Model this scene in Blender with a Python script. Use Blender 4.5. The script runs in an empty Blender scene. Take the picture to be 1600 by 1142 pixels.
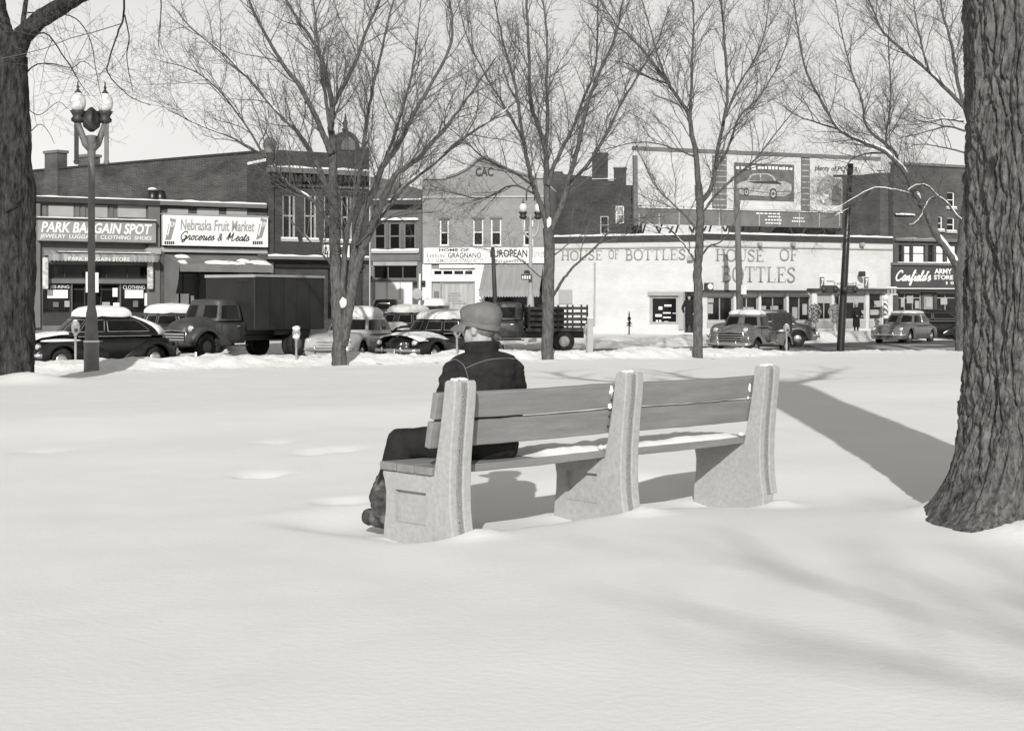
import bpy, bmesh, math, random
import numpy as np
from mathutils import Vector, Matrix, Quaternion, noise
from mathutils.bvhtree import BVHTree
random.seed(7)
SC = bpy.context.scene
COL = SC.collection
# ------------------------------------------------------------------ camera, sky, sun
F, CX, HY, ZC = 2400.0, 800.0, 472.0, 1.27      # focal length and horizon in photo pixels, eye height
cam = bpy.data.cameras.new('camera'); camo = bpy.data.objects.new('camera', cam); COL.objects.link(camo)
camo.location = (0, 0, ZC); camo.rotation_euler = (math.pi/2, 0, 0)
cam.sensor_width = 36; cam.lens = F/1600*36; cam.shift_y = -(571-HY)/1600
cam.clip_start = 0.1; cam.clip_end = 6000
SC.camera = camo
SUN_EL = math.radians(26); SUN_AZ = math.radians(3.0)
w = bpy.data.worlds.new('World'); SC.world = w; w.use_nodes = True
nt = w.node_tree; bg = nt.nodes['Background']
sky = nt.nodes.new('ShaderNodeTexSky'); sky.sky_type = 'NISHITA'; sky.sun_disc = False
sky.sun_elevation = SUN_EL; sky.sun_rotation = math.pi+SUN_AZ; sky.dust_density = 3.0; sky.air_density = 1.2
bw = nt.nodes.new('ShaderNodeRGBToBW')
tc = nt.nodes.new('ShaderNodeTexCoord')
mp = nt.nodes.new('ShaderNodeMapping'); mp.inputs['Scale'].default_value = (1.0, 1.0, 2.2)
nz = nt.nodes.new('ShaderNodeTexNoise'); nz.inputs['Scale'].default_value = 2.6; nz.inputs['Detail'].default_value = 6; nz.inputs['Roughness'].default_value = 0.5
mr = nt.nodes.new('ShaderNodeMapRange'); mr.inputs['From Min'].default_value = 0.3; mr.inputs['From Max'].default_value = 0.7
mr.inputs['To Min'].default_value = 0.88; mr.inputs['To Max'].default_value = 1.1
mu = nt.nodes.new('ShaderNodeMath'); mu.operation = 'MULTIPLY'
mx = nt.nodes.new('ShaderNodeMix'); mx.data_type = 'FLOAT'       # winter haze, palest low down all round the horizon
mx.inputs[0].default_value = 0.7
sx = nt.nodes.new('ShaderNodeSeparateXYZ'); hz = nt.nodes.new('ShaderNodeMapRange'); hz.interpolation_type = 'SMOOTHSTEP'
hz.inputs['From Min'].default_value = 0.0; hz.inputs['From Max'].default_value = 0.75; hz.inputs['To Min'].default_value = 11.6; hz.inputs['To Max'].default_value = 3.4
rgb = nt.nodes.new('ShaderNodeVectorMath'); rgb.operation = 'SCALE'; rgb.inputs[0].default_value = (1.0, 0.992, 0.972)
L = nt.links
L.new(tc.outputs['Generated'], sx.inputs[0]); L.new(sx.outputs[2], hz.inputs[0]); L.new(hz.outputs[0], mx.inputs[3])
L.new(sky.outputs[0], bw.inputs[0]); L.new(bw.outputs[0], mx.inputs[2])
L.new(tc.outputs['Generated'], mp.inputs[0]); L.new(mp.outputs[0], nz.inputs['Vector']); L.new(nz.outputs[0], mr.inputs[0])
L.new(mx.outputs[0], mu.inputs[0]); L.new(mr.outputs[0], mu.inputs[1]); L.new(mu.outputs[0], rgb.inputs['Scale'])
L.new(rgb.outputs[0], bg.inputs['Color']); bg.inputs['Strength'].default_value = 0.09
sl = bpy.data.lights.new('sun', 'SUN'); sl.energy = 4.3; sl.angle = math.radians(0.55); sl.color = (1.0, 0.992, 0.975)
so = bpy.data.objects.new('sun', sl); COL.objects.link(so); so.location = (-4, -30, 30)
SD = Vector((math.sin(SUN_AZ)*math.cos(SUN_EL), math.cos(SUN_AZ)*math.cos(SUN_EL), -math.sin(SUN_EL)))
so.rotation_euler = SD.to_track_quat('-Z', 'Y').to_euler()
vs = SC.view_settings
vs.view_transform = 'Standard'; vs.look = 'None'; vs.gamma = 1; vs.exposure = 0.03; vs.use_curve_mapping = False
SC.render.engine = 'CYCLES'; SC.cycles.max_bounces = 5; SC.cycles.diffuse_bounces = 3; SC.cycles.glossy_bounces = 3
SC.cycles.transparent_max_bounces = 6; SC.cycles.caustics_reflective = False; SC.cycles.caustics_refractive = False

# ------------------------------------------------------------------ helpers
def P(px, Y, py=HY): return Vector(((px-CX)/F*Y, Y, ZC-(py-HY)/F*Y))
def ss(a, b, x):
    t = min(1, max(0, (x-a)/(b-a))); return t*t*(3-2*t)
def tag(o, label=None, cat=None, group=None, kind=None):
    if label: o['label'] = label
    if cat: o['category'] = cat
    if group: o['group'] = group
    if kind: o['kind'] = kind
    return o
def link(name, me, parent=None):
    o = bpy.data.objects.new(name, me); COL.objects.link(o)
    if parent: o.parent = parent
    return o
def empty(name, loc=(0, 0, 0), rz=0.0, label=None, cat=None, group=None):
    o = bpy.data.objects.new(name, None); COL.objects.link(o); o.empty_display_size = 0.2
    o.location = loc; o.rotation_euler = (0, 0, rz)
    return tag(o, label, cat, group)
def copy_tree(o, parent=None):
    c = o.copy(); COL.objects.link(c); c.parent = parent
    for ch in list(o.children): copy_tree(ch, c)
    return c
class MB:
    def __init__(s): s.v = []; s.f = []
    def add(s, vs, fs):
        k = len(s.v); s.v.extend([tuple(p) for p in vs]); s.f.extend([tuple(i+k for i in q) for q in fs]); return s
    def box(s, x0, x1, y0, y1, z0, z1, top=None):
        tx = 0; ty = 0
        if top: tx, ty = top
        return s.add([(x0, y0, z0), (x1, y0, z0), (x1, y1, z0), (x0, y1, z0), (x0+tx, y0+ty, z1), (x1-tx, y0+ty, z1), (x1-tx, y1-ty, z1), (x0+tx, y1-ty, z1)],
                     [(0, 3, 2, 1), (4, 5, 6, 7), (0, 1, 5, 4), (1, 2, 6, 5), (2, 3, 7, 6), (3, 0, 4, 7)])
    def quad(s, a, b, c, d): return s.add([a, b, c, d], [(0, 1, 2, 3)])
    def tube(s, pts, rad, n=6, cap=True):
        pts = [Vector(p) for p in pts]; m = len(pts)
        if not hasattr(rad, '__len__'): rad = [rad]*m
        up = None; vs = []; fs = []
        for i in range(m):
            t = (pts[min(i+1, m-1)]-pts[max(i-1, 0)])
            if t.length < 1e-9: t = Vector((0, 0, 1))
            t.normalize()
            if up is None: up = t.orthogonal().normalized()
            else:
                up = up-t*up.dot(t)
                up = up.normalized() if up.length > 1e-6 else t.orthogonal().normalized()
            b = t.cross(up)
            for k in range(n):
                a = 2*math.pi*k/n
                vs.append(pts[i]+(up*math.cos(a)+b*math.sin(a))*rad[i])
        for i in range(m-1):
            for k in range(n):
                k2 = (k+1) % n; fs.append((i*n+k, i*n+k2, (i+1)*n+k2, (i+1)*n+k))
        if cap:
            fs.append(tuple(range(n-1, -1, -1))); fs.append(tuple((m-1)*n+k for k in range(n)))
        return s.add(vs, fs)
    def lathe(s, prof, n=16, c=(0, 0, 0), axis='z'):
        vs = []; fs = []
        for r, z in prof:
            for k in range(n):
                a = 2*math.pi*k/n; x, y = r*math.cos(a), r*math.sin(a)
                if axis == 'z': vs.append((c[0]+x, c[1]+y, c[2]+z))
                elif axis == 'y': vs.append((c[0]+x, c[1]+z, c[2]+y))
                else: vs.append((c[0]+z, c[1]+x, c[2]+y))
        for i in range(len(prof)-1):
            for k in range(n):
                k2 = (k+1) % n; fs.append((i*n+k, i*n+k2, (i+1)*n+k2, (i+1)*n+k))
        fs.append(tuple(range(n-1, -1, -1))); fs.append(tuple((len(prof)-1)*n+k for k in range(n)))
        return s.add(vs, fs)
    def ball(s, c, r, n=12, m=8, rot=None):
        if not hasattr(r, '__len__'): r = (r, r, r)
        vs = []; fs = []
        for i in range(m+1):
            th = math.pi*i/m
            for k in range(n):
                a = 2*math.pi*k/n
                p = Vector((r[0]*math.sin(th)*math.cos(a), r[1]*math.sin(th)*math.sin(a), r[2]*math.cos(th)))
                if rot: p = rot @ p
                vs.append(p+Vector(c))
        for i in range(m):
            for k in range(n):
                k2 = (k+1) % n; fs.append((i*n+k, (i+1)*n+k, (i+1)*n+k2, i*n+k2))
        return s.add(vs, fs)
    def prism(s, poly, y0, y1, plane='xz'):
        n = len(poly)
        if plane == 'xz': A = [(x, y0, z) for x, z in poly]; B = [(x, y1, z) for x, z in poly]
        elif plane == 'yz': A = [(y0, x, z) for x, z in poly]; B = [(y1, x, z) for x, z in poly]
        else: A = [(x, z, y0) for x, z in poly]; B = [(x, z, y1) for x, z in poly]
        return s.add(A+B, [tuple(range(n)), tuple(range(2*n-1, n-1, -1))]+[(i, i+n, (i+1) % n+n, (i+1) % n) for i in range(n)])
    def grid(s, fn, nu, nv):
        vs = [fn(i/nu, j/nv) for i in range(nu+1) for j in range(nv+1)]
        fs = [(i*(nv+1)+j, (i+1)*(nv+1)+j, (i+1)*(nv+1)+j+1, i*(nv+1)+j+1) for i in range(nu) for j in range(nv)]
        return s.add(vs, fs)
    def jit(s): return s
    def mesh(s, name, m=None, smooth=False, fix=True):
        me = bpy.data.meshes.new(name); me.from_pydata(s.v, [], s.f); me.update()
        if fix:
            bm = bmesh.new(); bm.from_mesh(me); bmesh.ops.recalc_face_normals(bm, faces=bm.faces); bm.to_mesh(me); bm.free()
        if m: me.materials.append(m)
        if smooth: me.polygons.foreach_set('use_smooth', [True]*len(me.polygons))
        return me
    def build(s, name, m, parent=None, smooth=False, bevel=0, fix=True, sharp=None):
        me = s.mesh(name, m, smooth, fix); o = link(name, me, parent)
        if sharp and smooth: me.set_sharp_from_angle(angle=math.radians(sharp))
        if bevel:
            b = o.modifiers.new('bevel', 'BEVEL'); b.width = bevel; b.segments = 2; b.limit_method = 'ANGLE'; b.angle_limit = 0.6
        return o
def evaluate(o):
    bpy.context.view_layer.update()
    dg = bpy.context.evaluated_depsgraph_get()
    me = bpy.data.meshes.new_from_object(o.evaluated_get(dg)); return me
def remesh(mb, name, m, voxel, smooth_it=6, fac=0.5):
    o = mb.build(name, m)
    r = o.modifiers.new('r', 'REMESH'); r.mode = 'VOXEL'; r.voxel_size = voxel; r.use_smooth_shade = True
    if smooth_it:
        q = o.modifiers.new('s', 'SMOOTH'); q.factor = fac; q.iterations = smooth_it
    me = evaluate(o); old = o.data; bpy.data.objects.remove(o); bpy.data.meshes.remove(old)
    me.name = name
    if m and not len(me.materials): me.materials.append(m)
    me.polygons.foreach_set('use_smooth', [True]*len(me.polygons))
    return me
def disp(me, fn):
    n = len(me.vertices); co = np.empty(n*3, np.float32); me.vertices.foreach_get('co', co); co = co.reshape(-1, 3)
    no = np.array([v.vector[:] for v in me.vertex_normals], np.float32)
    d = np.array([fn(Vector(p)) for p in co.tolist()], np.float32)
    me.vertices.foreach_set('co', (co+no*d[:, None]).ravel()); me.update()
def cr(pts, k=6):
    """Catmull-Rom resampling of a polyline (tuples of any length)."""
    A = [np.array(p, float) for p in pts]; A = [2*A[0]-A[1]]+A+[2*A[-1]-A[-2]]
    out = []
    for i in range(1, len(A)-2):
        for j in range(k):
            t = j/k
            out.append(0.5*((2*A[i])+(-A[i-1]+A[i+1])*t+(2*A[i-1]-5*A[i]+4*A[i+1]-A[i+2])*t*t+(-A[i-1]+3*A[i]-3*A[i+1]+A[i+2])*t**3))
    out.append(A[-2]); return out

def clump(mb, c, r, seed=0, n=10, m=7, amp=0.3):
    k = len(mb.v); mb.ball(c, r, n, m); c = Vector(c)
    for i in range(k, len(mb.v)):
        p = Vector(mb.v[i])-c; q = p.normalized(); s_ = 1+amp*noise.noise(q*1.7+Vector((seed*3.1, seed, 0)))+amp*.5*noise.noise(q*4+Vector((0, seed*2.3, 0))); mb.v[i] = tuple(c+p*s_)
    return mb
# ------------------------------------------------------------------ materials (black-and-white place: greys only)
MATS = {}
def G(v, a=1): return (v, v*0.988, v*0.962, a)
def mat(name, col, rough=0.8, spec=0.3, nz=None, bump=None, metal=0.0, stretch=(1, 1, 1), extra=None):
    if name in MATS: return MATS[name]
    m = bpy.data.materials.new(name); m.use_nodes = True; t = m.node_tree; b = t.nodes['Principled BSDF']
    b.inputs['Base Color'].default_value = G(col); b.inputs['Roughness'].default_value = rough
    b.inputs['Specular IOR Level'].default_value = spec; b.inputs['Metallic'].default_value = metal
    if nz or bump:
        tc = t.nodes.new('ShaderNodeTexCoord'); mp = t.nodes.new('ShaderNodeMapping'); mp.inputs['Scale'].default_value = stretch
        t.links.new(tc.outputs['Object'], mp.inputs[0])
    if nz:
        n = t.nodes.new('ShaderNodeTexNoise'); n.inputs['Scale'].default_value = nz[0]; n.inputs['Detail'].default_value = 6; n.inputs['Roughness'].default_value = 0.62
        t.links.new(mp.outputs[0], n.inputs['Vector'])
        r = t.nodes.new('ShaderNodeValToRGB'); r.color_ramp.elements[0].position = 0.3; r.color_ramp.elements[1].position = 0.7
        r.color_ramp.elements[0].color = G(col*(1-nz[1])); r.color_ramp.elements[1].color = G(min(0.95, col*(1+nz[1])))
        t.links.new(n.outputs[0], r.inputs[0]); t.links.new(r.outputs[0], b.inputs['Base Color'])
        last = r.outputs[0]
        if extra:      # (scale, threshold, grey): flecks of another tone
            n2 = t.nodes.new('ShaderNodeTexNoise'); n2.inputs['Scale'].default_value = extra[0]; n2.inputs['Detail'].default_value = 4
            t.links.new(mp.outputs[0], n2.inputs['Vector'])
            q = t.nodes.new('ShaderNodeMapRange'); q.inputs['From Min'].default_value = extra[1]; q.inputs['From Max'].default_value = extra[1]+(extra[3] if len(extra) > 3 else 0.03)
            t.links.new(n2.outputs[0], q.inputs[0])
            x = t.nodes.new('ShaderNodeMix'); x.data_type = 'RGBA'; x.inputs[7].default_value = G(extra[2])
            t.links.new(q.outputs[0], x.inputs[0]); t.links.new(last, x.inputs[6]); t.links.new(x.outputs[2], b.inputs['Base Color'])
    if bump:
        n = t.nodes.new('ShaderNodeTexNoise'); n.inputs['Scale'].default_value = bump[0]; n.inputs['Detail'].default_value = 5
        t.links.new(mp.outputs[0], n.inputs['Vector'])
        u = t.nodes.new('ShaderNodeBump'); u.inputs['Strength'].default_value = bump[1]; u.inputs['Distance'].default_value = bump[2] if len(bump) > 2 else 0.02
        t.links.new(n.outputs[0], u.inputs['Height']); t.links.new(u.outputs[0], b.inputs['Normal'])
    MATS[name] = m; return m
def brick(name, c1, c2, mortar, stain=0.25):
    if name in MATS: return MATS[name]
    m = bpy.data.materials.new(name); m.use_nodes = True; t = m.node_tree; b = t.nodes['Principled BSDF']
    b.inputs['Roughness'].default_value = 0.9; b.inputs['Specular IOR Level'].default_value = 0.2
    tc = t.nodes.new('ShaderNodeTexCoord'); sp = t.nodes.new('ShaderNodeSeparateXYZ'); cb = t.nodes.new('ShaderNodeCombineXYZ'); ad = t.nodes.new('ShaderNodeMath')
    t.links.new(tc.outputs['Object'], sp.inputs[0]); t.links.new(sp.outputs[0], ad.inputs[0]); t.links.new(sp.outputs[1], ad.inputs[1])
    t.links.new(ad.outputs[0], cb.inputs[0]); t.links.new(sp.outputs[2], cb.inputs[1])
    k = t.nodes.new('ShaderNodeTexBrick'); k.inputs['Scale'].default_value = 1; k.inputs['Brick Width'].default_value = 0.22; k.inputs['Row Height'].default_value = 0.078
    k.inputs['Mortar Size'].default_value = 0.009; k.inputs['Color1'].default_value = G(c1); k.inputs['Color2'].default_value = G(c2); k.inputs['Mortar'].default_value = G(mortar)
    t.links.new(cb.outputs[0], k.inputs['Vector'])
    n = t.nodes.new('ShaderNodeTexNoise'); n.inputs['Scale'].default_value = 0.55; n.inputs['Detail'].default_value = 8; n.inputs['Roughness'].default_value = 0.7
    mp = t.nodes.new('ShaderNodeMapping'); mp.inputs['Scale'].default_value = (1, 1, 1.8); t.links.new(tc.outputs['Object'], mp.inputs[0]); t.links.new(mp.outputs[0], n.inputs['Vector'])
    r = t.nodes.new('ShaderNodeMapRange'); r.inputs['From Min'].default_value = 0.3; r.inputs['From Max'].default_value = 0.7; r.inputs['To Min'].default_value = 1-stain; r.inputs['To Max'].default_value = 1+stain
    t.links.new(n.outputs[0], r.inputs[0])
    v = t.nodes.new('ShaderNodeVectorMath'); v.operation = 'SCALE'; t.links.new(k.outputs[0], v.inputs[0]); t.links.new(r.outputs[0], v.inputs['Scale'])
    t.links.new(v.outputs[0], b.inputs['Base Color'])
    u = t.nodes.new('ShaderNodeBump'); u.inputs['Strength'].default_value = 0.35; u.inputs['Distance'].default_value = 0.01; u.invert = True
    t.links.new(k.outputs['Fac'], u.inputs['Height']); t.links.new(u.outputs[0], b.inputs['Normal'])
    MATS[name] = m; return m
SNOW = mat('snow', 0.76, 0.65, 0.25, nz=(0.9, 0.03), bump=(26, 0.22, 0.012))
SNOWB = mat('banked_snow', 0.76, 0.7, 0.2, nz=(2.2, 0.09), bump=(7, 0.6, 0.06), extra=(3.1, 0.655, 0.4, 0.08))
CONC = mat('weathered_concrete', 0.365, 0.9, 0.2, nz=(34, 0.14), bump=(120, 0.5, 0.004), extra=(3.2, 0.58, 0.32, 0.25))
PEBB = mat('pebbled_concrete', 0.24, 0.95, 0.15, nz=(140, 0.5), bump=(160, 1.0, 0.006))
PAINT = mat('worn_grey_paint', 0.215, 0.65, 0.25, nz=(2.2, 0.16), bump=(16, 0.5, 0.004), stretch=(1, 9, 9), extra=(22, 0.735, 0.6, 0.012))
BARK = mat('near_bark', 0.11, 0.95, 0.1, nz=(42, 0.75), bump=(90, 1.0, 0.014), stretch=(1, 1, 0.3), extra=(7, 0.60, 0.035, 0.1))
BARKF = mat('bark', 0.095, 0.95, 0.12, nz=(16, 0.5), bump=(22, 1.0, 0.05), stretch=(1, 1, 0.3))
BARKD = mat('dark_bark', 0.04, 0.95, 0.1, nz=(11, 0.8), bump=(16, 1.0, 0.12), stretch=(1, 1, 0.3))
TWIG = mat('twig_bark', 0.115, 0.9, 0.15, nz=(5, 0.25))
GLASS = mat('dark_glass', 0.010, 0.06, 0.32)
GLASS2 = mat('shop_glass', 0.016, 0.1, 0.3, nz=(1.6, 0.6))
BLACK = mat('black_paint', 0.011, 0.35, 0.5, nz=(5, 0.3))
DARK = mat('dark_metal', 0.028, 0.55, 0.4, nz=(8, 0.25))
WHITE = mat('white_paint', 0.72, 0.6, 0.3, nz=(1.2, 0.06))
CREAM = mat('cream_paint', 0.60, 0.7, 0.3, nz=(1.0, 0.08))
LGREY = mat('pale_grey_paint', 0.33, 0.7, 0.3, nz=(1.2, 0.12))
MGREY = mat('mid_grey_paint', 0.14, 0.7, 0.3, nz=(1.2, 0.15))
DGREY = mat('dark_grey_paint', 0.042, 0.7, 0.3, nz=(1.2, 0.2))
CHROME = mat('chrome', 0.62, 0.22, 0.5, metal=0.9)
RUBBER = mat('tyre_rubber', 0.028, 0.85, 0.2, nz=(9, 0.5))
INK = mat('black_lettering', 0.03, 0.7, 0.2)
INKG = mat('grey_lettering', 0.30, 0.7, 0.2)
INKW = mat('white_lettering', 0.74, 0.7, 0.2)
SKIN = mat('skin', 0.36, 0.6, 0.35, nz=(20, 0.1), bump=(90, 0.15, 0.002))
# ------------------------------------------------------------------ the ground
T = 0.61                                            # slope of the kerb line in plan
def qv(x, y): return y-T*x
BA = Vector((0.7205, 0.6934, 0)); BF = Vector((-0.6934, 0.7205, 0)); B0 = Vector((-0.315, 8.24, 0))   # bench axis, bench facing, rear corner
def bl(x, y):
    d = Vector((x, y, 0))-B0; return d.dot(BA), d.dot(BF)
FOOT = []
rr = random.Random(3)
FOOT += [(-1.09, 10.1), (-1.92, 11.6), (-1.72, 13.1), (-1.5, 13.3), (-2.2, 14.1)]
FOOT += [(-4.1, 13.5)]
MOUNDS = [(-10.8, 32.9, 1.25, .22), (-10.1, 32.3, .5, .12)]
for px_ in (530, 855, 1090, 1506, 143):
    Y_ = 45.2/(1-T*(px_-CX)/F) if px_ != 143 else 38.6
    MOUNDS.append(((px_-CX)/F*Y_, Y_-.1, .55, .04))
def yfar(x):
    xs = [-200, -30, -12, 0, 4.5, 10, 16.7, 30, 200]; ys = [-58, 46, 56.7, 63, 65.5, 69.5, 75.5, 85, 180]
    return float(np.interp(x, xs, ys))
def park_z(x, y):
    q = qv(x, y)
    z = -0.50*ss(13, 44, q)
    z += 0.10*ss(16.5, 19.5, q)-0.10*ss(20.5, 27, q)
    z += 0.06*noise.noise((x*0.16, y*0.11, 3.1))+0.030*noise.noise((x*0.5, y*0.34, 8.0))*(.35+.65*ss(.3, 1.6, abs(bl(x, y)[1]-.3)))+0.007*noise.noise((x*2.3, y*1.2, 1.0))+0.0035*noise.noise((x*5.1, y*2.6, 4.0))*(1-ss(20, 30, q))
    a, f = bl(x, y)
    # hollow under and before the bench, small drifts at the supports
    inb = ss(-0.35, 0.1, a)*(1-ss(2.8, 3.2, a))
    z -= 0.075*inb*ss(0.03, 0.2, f)*(1-ss(1.1, 1.7, f))
    for k in range(3):
        c = k*1.37+0.07
        d2 = ((a-c-0.10)**2/0.02+(f+0.02)**2/0.008); z += 0.045*math.exp(-d2)
        d2 = ((a-c)**2/0.02+(f-0.62)**2/0.02); z += 0.03*math.exp(-d2)
    dt = math.hypot(x-3.13, y-8.85)                 # round the foreground trunk
    z += 0.10*math.exp(-((dt-0.62)/0.22)**2)*(0.5+0.5*math.sin(math.atan2(y-8.85, x-3.13)*3+1.0))
    z -= 0.10*math.exp(-(((x-1.9)/0.9)**2+((y-10.4)/0.9)**2))
    for (fx, fy) in FOOT:
        d2 = ((x-fx)/0.2)**2+((y-fy)/0.2)**2
        if d2 < 6: z += (-0.042*math.exp(-d2)+0.010*math.exp(-(d2-1.6)**2))*(1+.9*noise.noise((x*6, y*6, 3)))
    for (mx_, my_, mr_, mh_) in MOUNDS:
        d2 = ((x-mx_)**2+(y-my_)**2)/(mr_*mr_)
        if d2 < 6: z += mh_*math.exp(-d2)*(1+.5*noise.noise((x*2.2, y*2.2, 6)))
    # ploughed ridge along the kerb
    if q > 41:
        r = ss(45.2, 46.7, q)*(1-ss(47.2, 48.5, q))
        lump = 0.5+0.5*noise.noise((x*0.55, y*0.55, 5.0))
        hh = (0.13+0.24*lump)*(1-0.75*ss(5, 12, x))-0.10*ss(6, 13, x)
        fine = 0.10*noise.noise((x*1.9, y*1.9, 2.0))+0.07*abs(noise.noise((x*4.3, y*4.3, 7.0)))+0.035*noise.noise((x*9, y*9, 1))
        z += r*hh+(.35*ss(43.5, 44.8, q)+.65*ss(45.2, 46.4, q))*(1-ss(48.0, 48.6, q))*fine
        z -= 0.42*ss(47.4, 48.7, q)
    return z
def sheet(name, xs, qs, fn, m, kind='structure'):
    V = [fn(x, q) for q in qs for x in xs]; nx = len(xs)
    Fs = [(j*nx+i, j*nx+i+1, (j+1)*nx+i+1, (j+1)*nx+i) for j in range(len(qs)-1) for i in range(nx-1)]
    me = bpy.data.meshes.new(name); me.from_pydata(V, [], Fs); me.update(); me.materials.append(m)
    me.polygons.foreach_set('use_smooth', [True]*len(me.polygons))
    o = link(name, me); tag(o, kind=kind); return o
def spaced(segs):
    out = []
    for a, b, d in segs:
        n = max(1, round((b-a)/d)); out += [a+(b-a)*i/n for i in range(n)]
    return out+[segs[-1][1]]
XS = spaced([(-160, -40, 8), (-40, -20, 1.2), (-20, -9, 0.17), (-9, -3, 0.12), (-3, 4, 0.07), (4, 9, 0.13), (9, 24, 0.2), (24, 60, 2), (60, 160, 10)])
QS = spaced([(-30, 0, 1.5), (0, 4, 0.3), (4, 7, 0.13), (7, 13, 0.075), (13, 20, 0.14), (20, 43, 0.3), (43, 49, 0.1)])
sheet('snow_ground', XS, QS, lambda x, q: (x, q+T*x, park_z(x, q+T*x)), SNOW)
# the ploughed ridge gets its own dirtier snow: last rows of the sheet
g = bpy.data.objects['snow_ground'].data; g.materials.append(SNOWB)
nx = len(XS); jb = next(i for i, q in enumerate(QS) if q >= 44.3)
mi = np.zeros(len(g.polygons), dtype=np.int32); mi[jb*(nx-1):] = 1; g.polygons.foreach_set('material_index', mi)
ASPH = mat('slushy_asphalt', 0.10, 0.7, 0.35, nz=(1.4, 0.3), bump=(20, 0.4, 0.02), stretch=(1, 1, 1), extra=(0.42, 0.53, 0.6, 0.14))
sheet('street', [-160, -60, -20, 0, 20, 60, 160], [47.0, 50, 56, 62, 70, 80, 110], lambda x, q: (x, q+T*x, -0.70), ASPH)
def far_z(x, d):
    right = ss(8, 15, x); y = yfar(x)+d
    z = -0.80+0.12*ss(-0.6, 0, d)
    h = 0.40+0.42*right*(1-ss(23, 27, x))
    n1 = 0.55+0.45*noise.noise((x*0.33, y*0.33, 4.0))
    z += h*n1*ss(0, 1.5, d)*(1-0.45*ss(3.0, 4.6, d))
    z += (0.10*noise.noise((x*1.1, y*1.1, 9.0))+0.06*noise.noise((x*2.9, y*2.9, 2.0)))*ss(0, 0.7, d)*(1-ss(4.0, 5.0, d))
    flat = -0.40+0.03*noise.noise((x*0.3, y*0.3, 0))
    return z*(1-ss(3.6, 5.2, d))+flat*ss(3.6, 5.2, d)
sheet('far_pavement_snow', spaced([(-160, -40, 10), (-40, -22, 1.5), (-22, 34, 0.25), (34, 160, 10)]), spaced([(-0.7, 6, 0.2), (6, 14, 1), (14, 60, 6)]),
      lambda x, d: (x, yfar(x)+d, far_z(x, d)), SNOWB)
me = MB().quad((-3000, -3000, -0.95), (3000, -3000, -0.95), (3000, 4000, -0.95), (-3000, 4000, -0.95)).mesh('ground', SNOW)
tag(link('ground', me), kind='structure')
def gz(px, Y):
    p = P(px, Y); q = qv(p.x, p.y)
    if q < 47.8: return park_z(p.x, p.y)
    d = p.y-yfar(p.x)
    return -0.70 if d < 0 else max(-0.70, far_z(p.x, d))

# ------------------------------------------------------------------ the bench
bench = empty('park_bench', B0, math.atan2(BA.y, BA.x), 'concrete and grey plank park bench in the snow with a man sitting on it', 'bench')
# local: x along the bench, y facing direction, z up
PROF = [(-0.004, -0.35), (0.002, 0.0), (0.014, 0.06), (0.024, 0.14), (0.028, 0.25), (0.024, 0.40), (0.009, 0.56), (-0.010, 0.72), (-0.016, 0.80), (-0.014, 0.838), (-0.002, 0.848), (0.055, 0.848), (0.072, 0.838),
        (0.078, 0.79), (0.108, 0.60), (0.135, 0.46), (0.155, 0.37), (0.165, 0.325), (0.60, 0.325), (0.60, 0.30), (0.585, 0.265), (0.572, 0.20), (0.575, 0.10), (0.592, 0.0), (0.605, -0.35)]
SUPP = []
for k in range(3):
    x0 = k*1.37
    o = MB().prism(PROF, x0, x0+0.115, 'yz').build('support', CONC, None, bevel=0.014)
    if k < 2:
        c = MB().box(x0-0.05, x0+0.03, 0.225, 0.49, 0.045, 0.225).build('cut', CONC)
        b = o.modifiers.new('b', 'BOOLEAN'); b.object = c; b.operation = 'DIFFERENCE'; b.solver = 'EXACT'
        me = evaluate(o); o.modifiers.clear(); o.data = me; bpy.data.objects.remove(c)
    o.parent = bench
    # the broad moulded band running down the back of the support
    rear = [p for p in PROF[1:11]]
    band = [(y-0.014, z) for y, z in rear]+[(y+0.05, z-0.004) for y, z in reversed(rear)]
    MB().prism(band, x0+0.082, x0+0.142, 'yz').build('rear_moulding', CONC, o, bevel=0.008)
    strip = [(y-0.007, z) for y, z in rear[:-1]]+[(y+0.05, z-0.004) for y, z in reversed(rear[:-1])]
    MB().prism(strip, x0+0.046, x0+0.076, 'yz').build('rear_groove', PEBB, o, bevel=0.003)
    for i in range(3):
        mbs = clump(MB(), (x0+0.03+0.04*i, 0.02+0.012*i, 0.851), (0.022, 0.03, 0.009), i+k, 9, 6, .6)
        if i == 0: sc = mbs
        else: sc.add(mbs.v, mbs.f)
    sc.build('snow_crust', SNOW, o, True)['kind'] = 'stuff'
def plank(name, x0, x1, y, z, th, wd, tilt, seed):
    r = random.Random(seed)
    mb = MB(); n = 14
    vs = []; fs = []
    for i in range(n+1):
        x = x0+(x1-x0)*i/n
        sag = -0.006*math.sin(math.pi*i/n)+r.uniform(-.0015, .0015)
        for (dy, dz) in ((-th/2, -wd/2), (th/2, -wd/2), (th/2, wd/2+r.uniform(-.002, .001)), (-th/2, wd/2+r.uniform(-.003, .001))):
            ca, sa = math.cos(tilt), math.sin(tilt)
            vs.append((x, y+dy*ca-dz*sa, z+dy*sa+dz*ca+sag))
    for i in range(n):
        for k in range(4):
            k2 = (k+1) % 4; fs.append((4*i+k, 4*i+k2, 4*i+4+k2, 4*i+4+k))
    fs += [(0, 1, 2, 3), (4*n+3, 4*n+2, 4*n+1, 4*n)]
    mb.add(vs, fs); return mb.build(name, PAINT, bench, bevel=0.006)
tb = math.atan2(0.057, 0.30)
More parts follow.
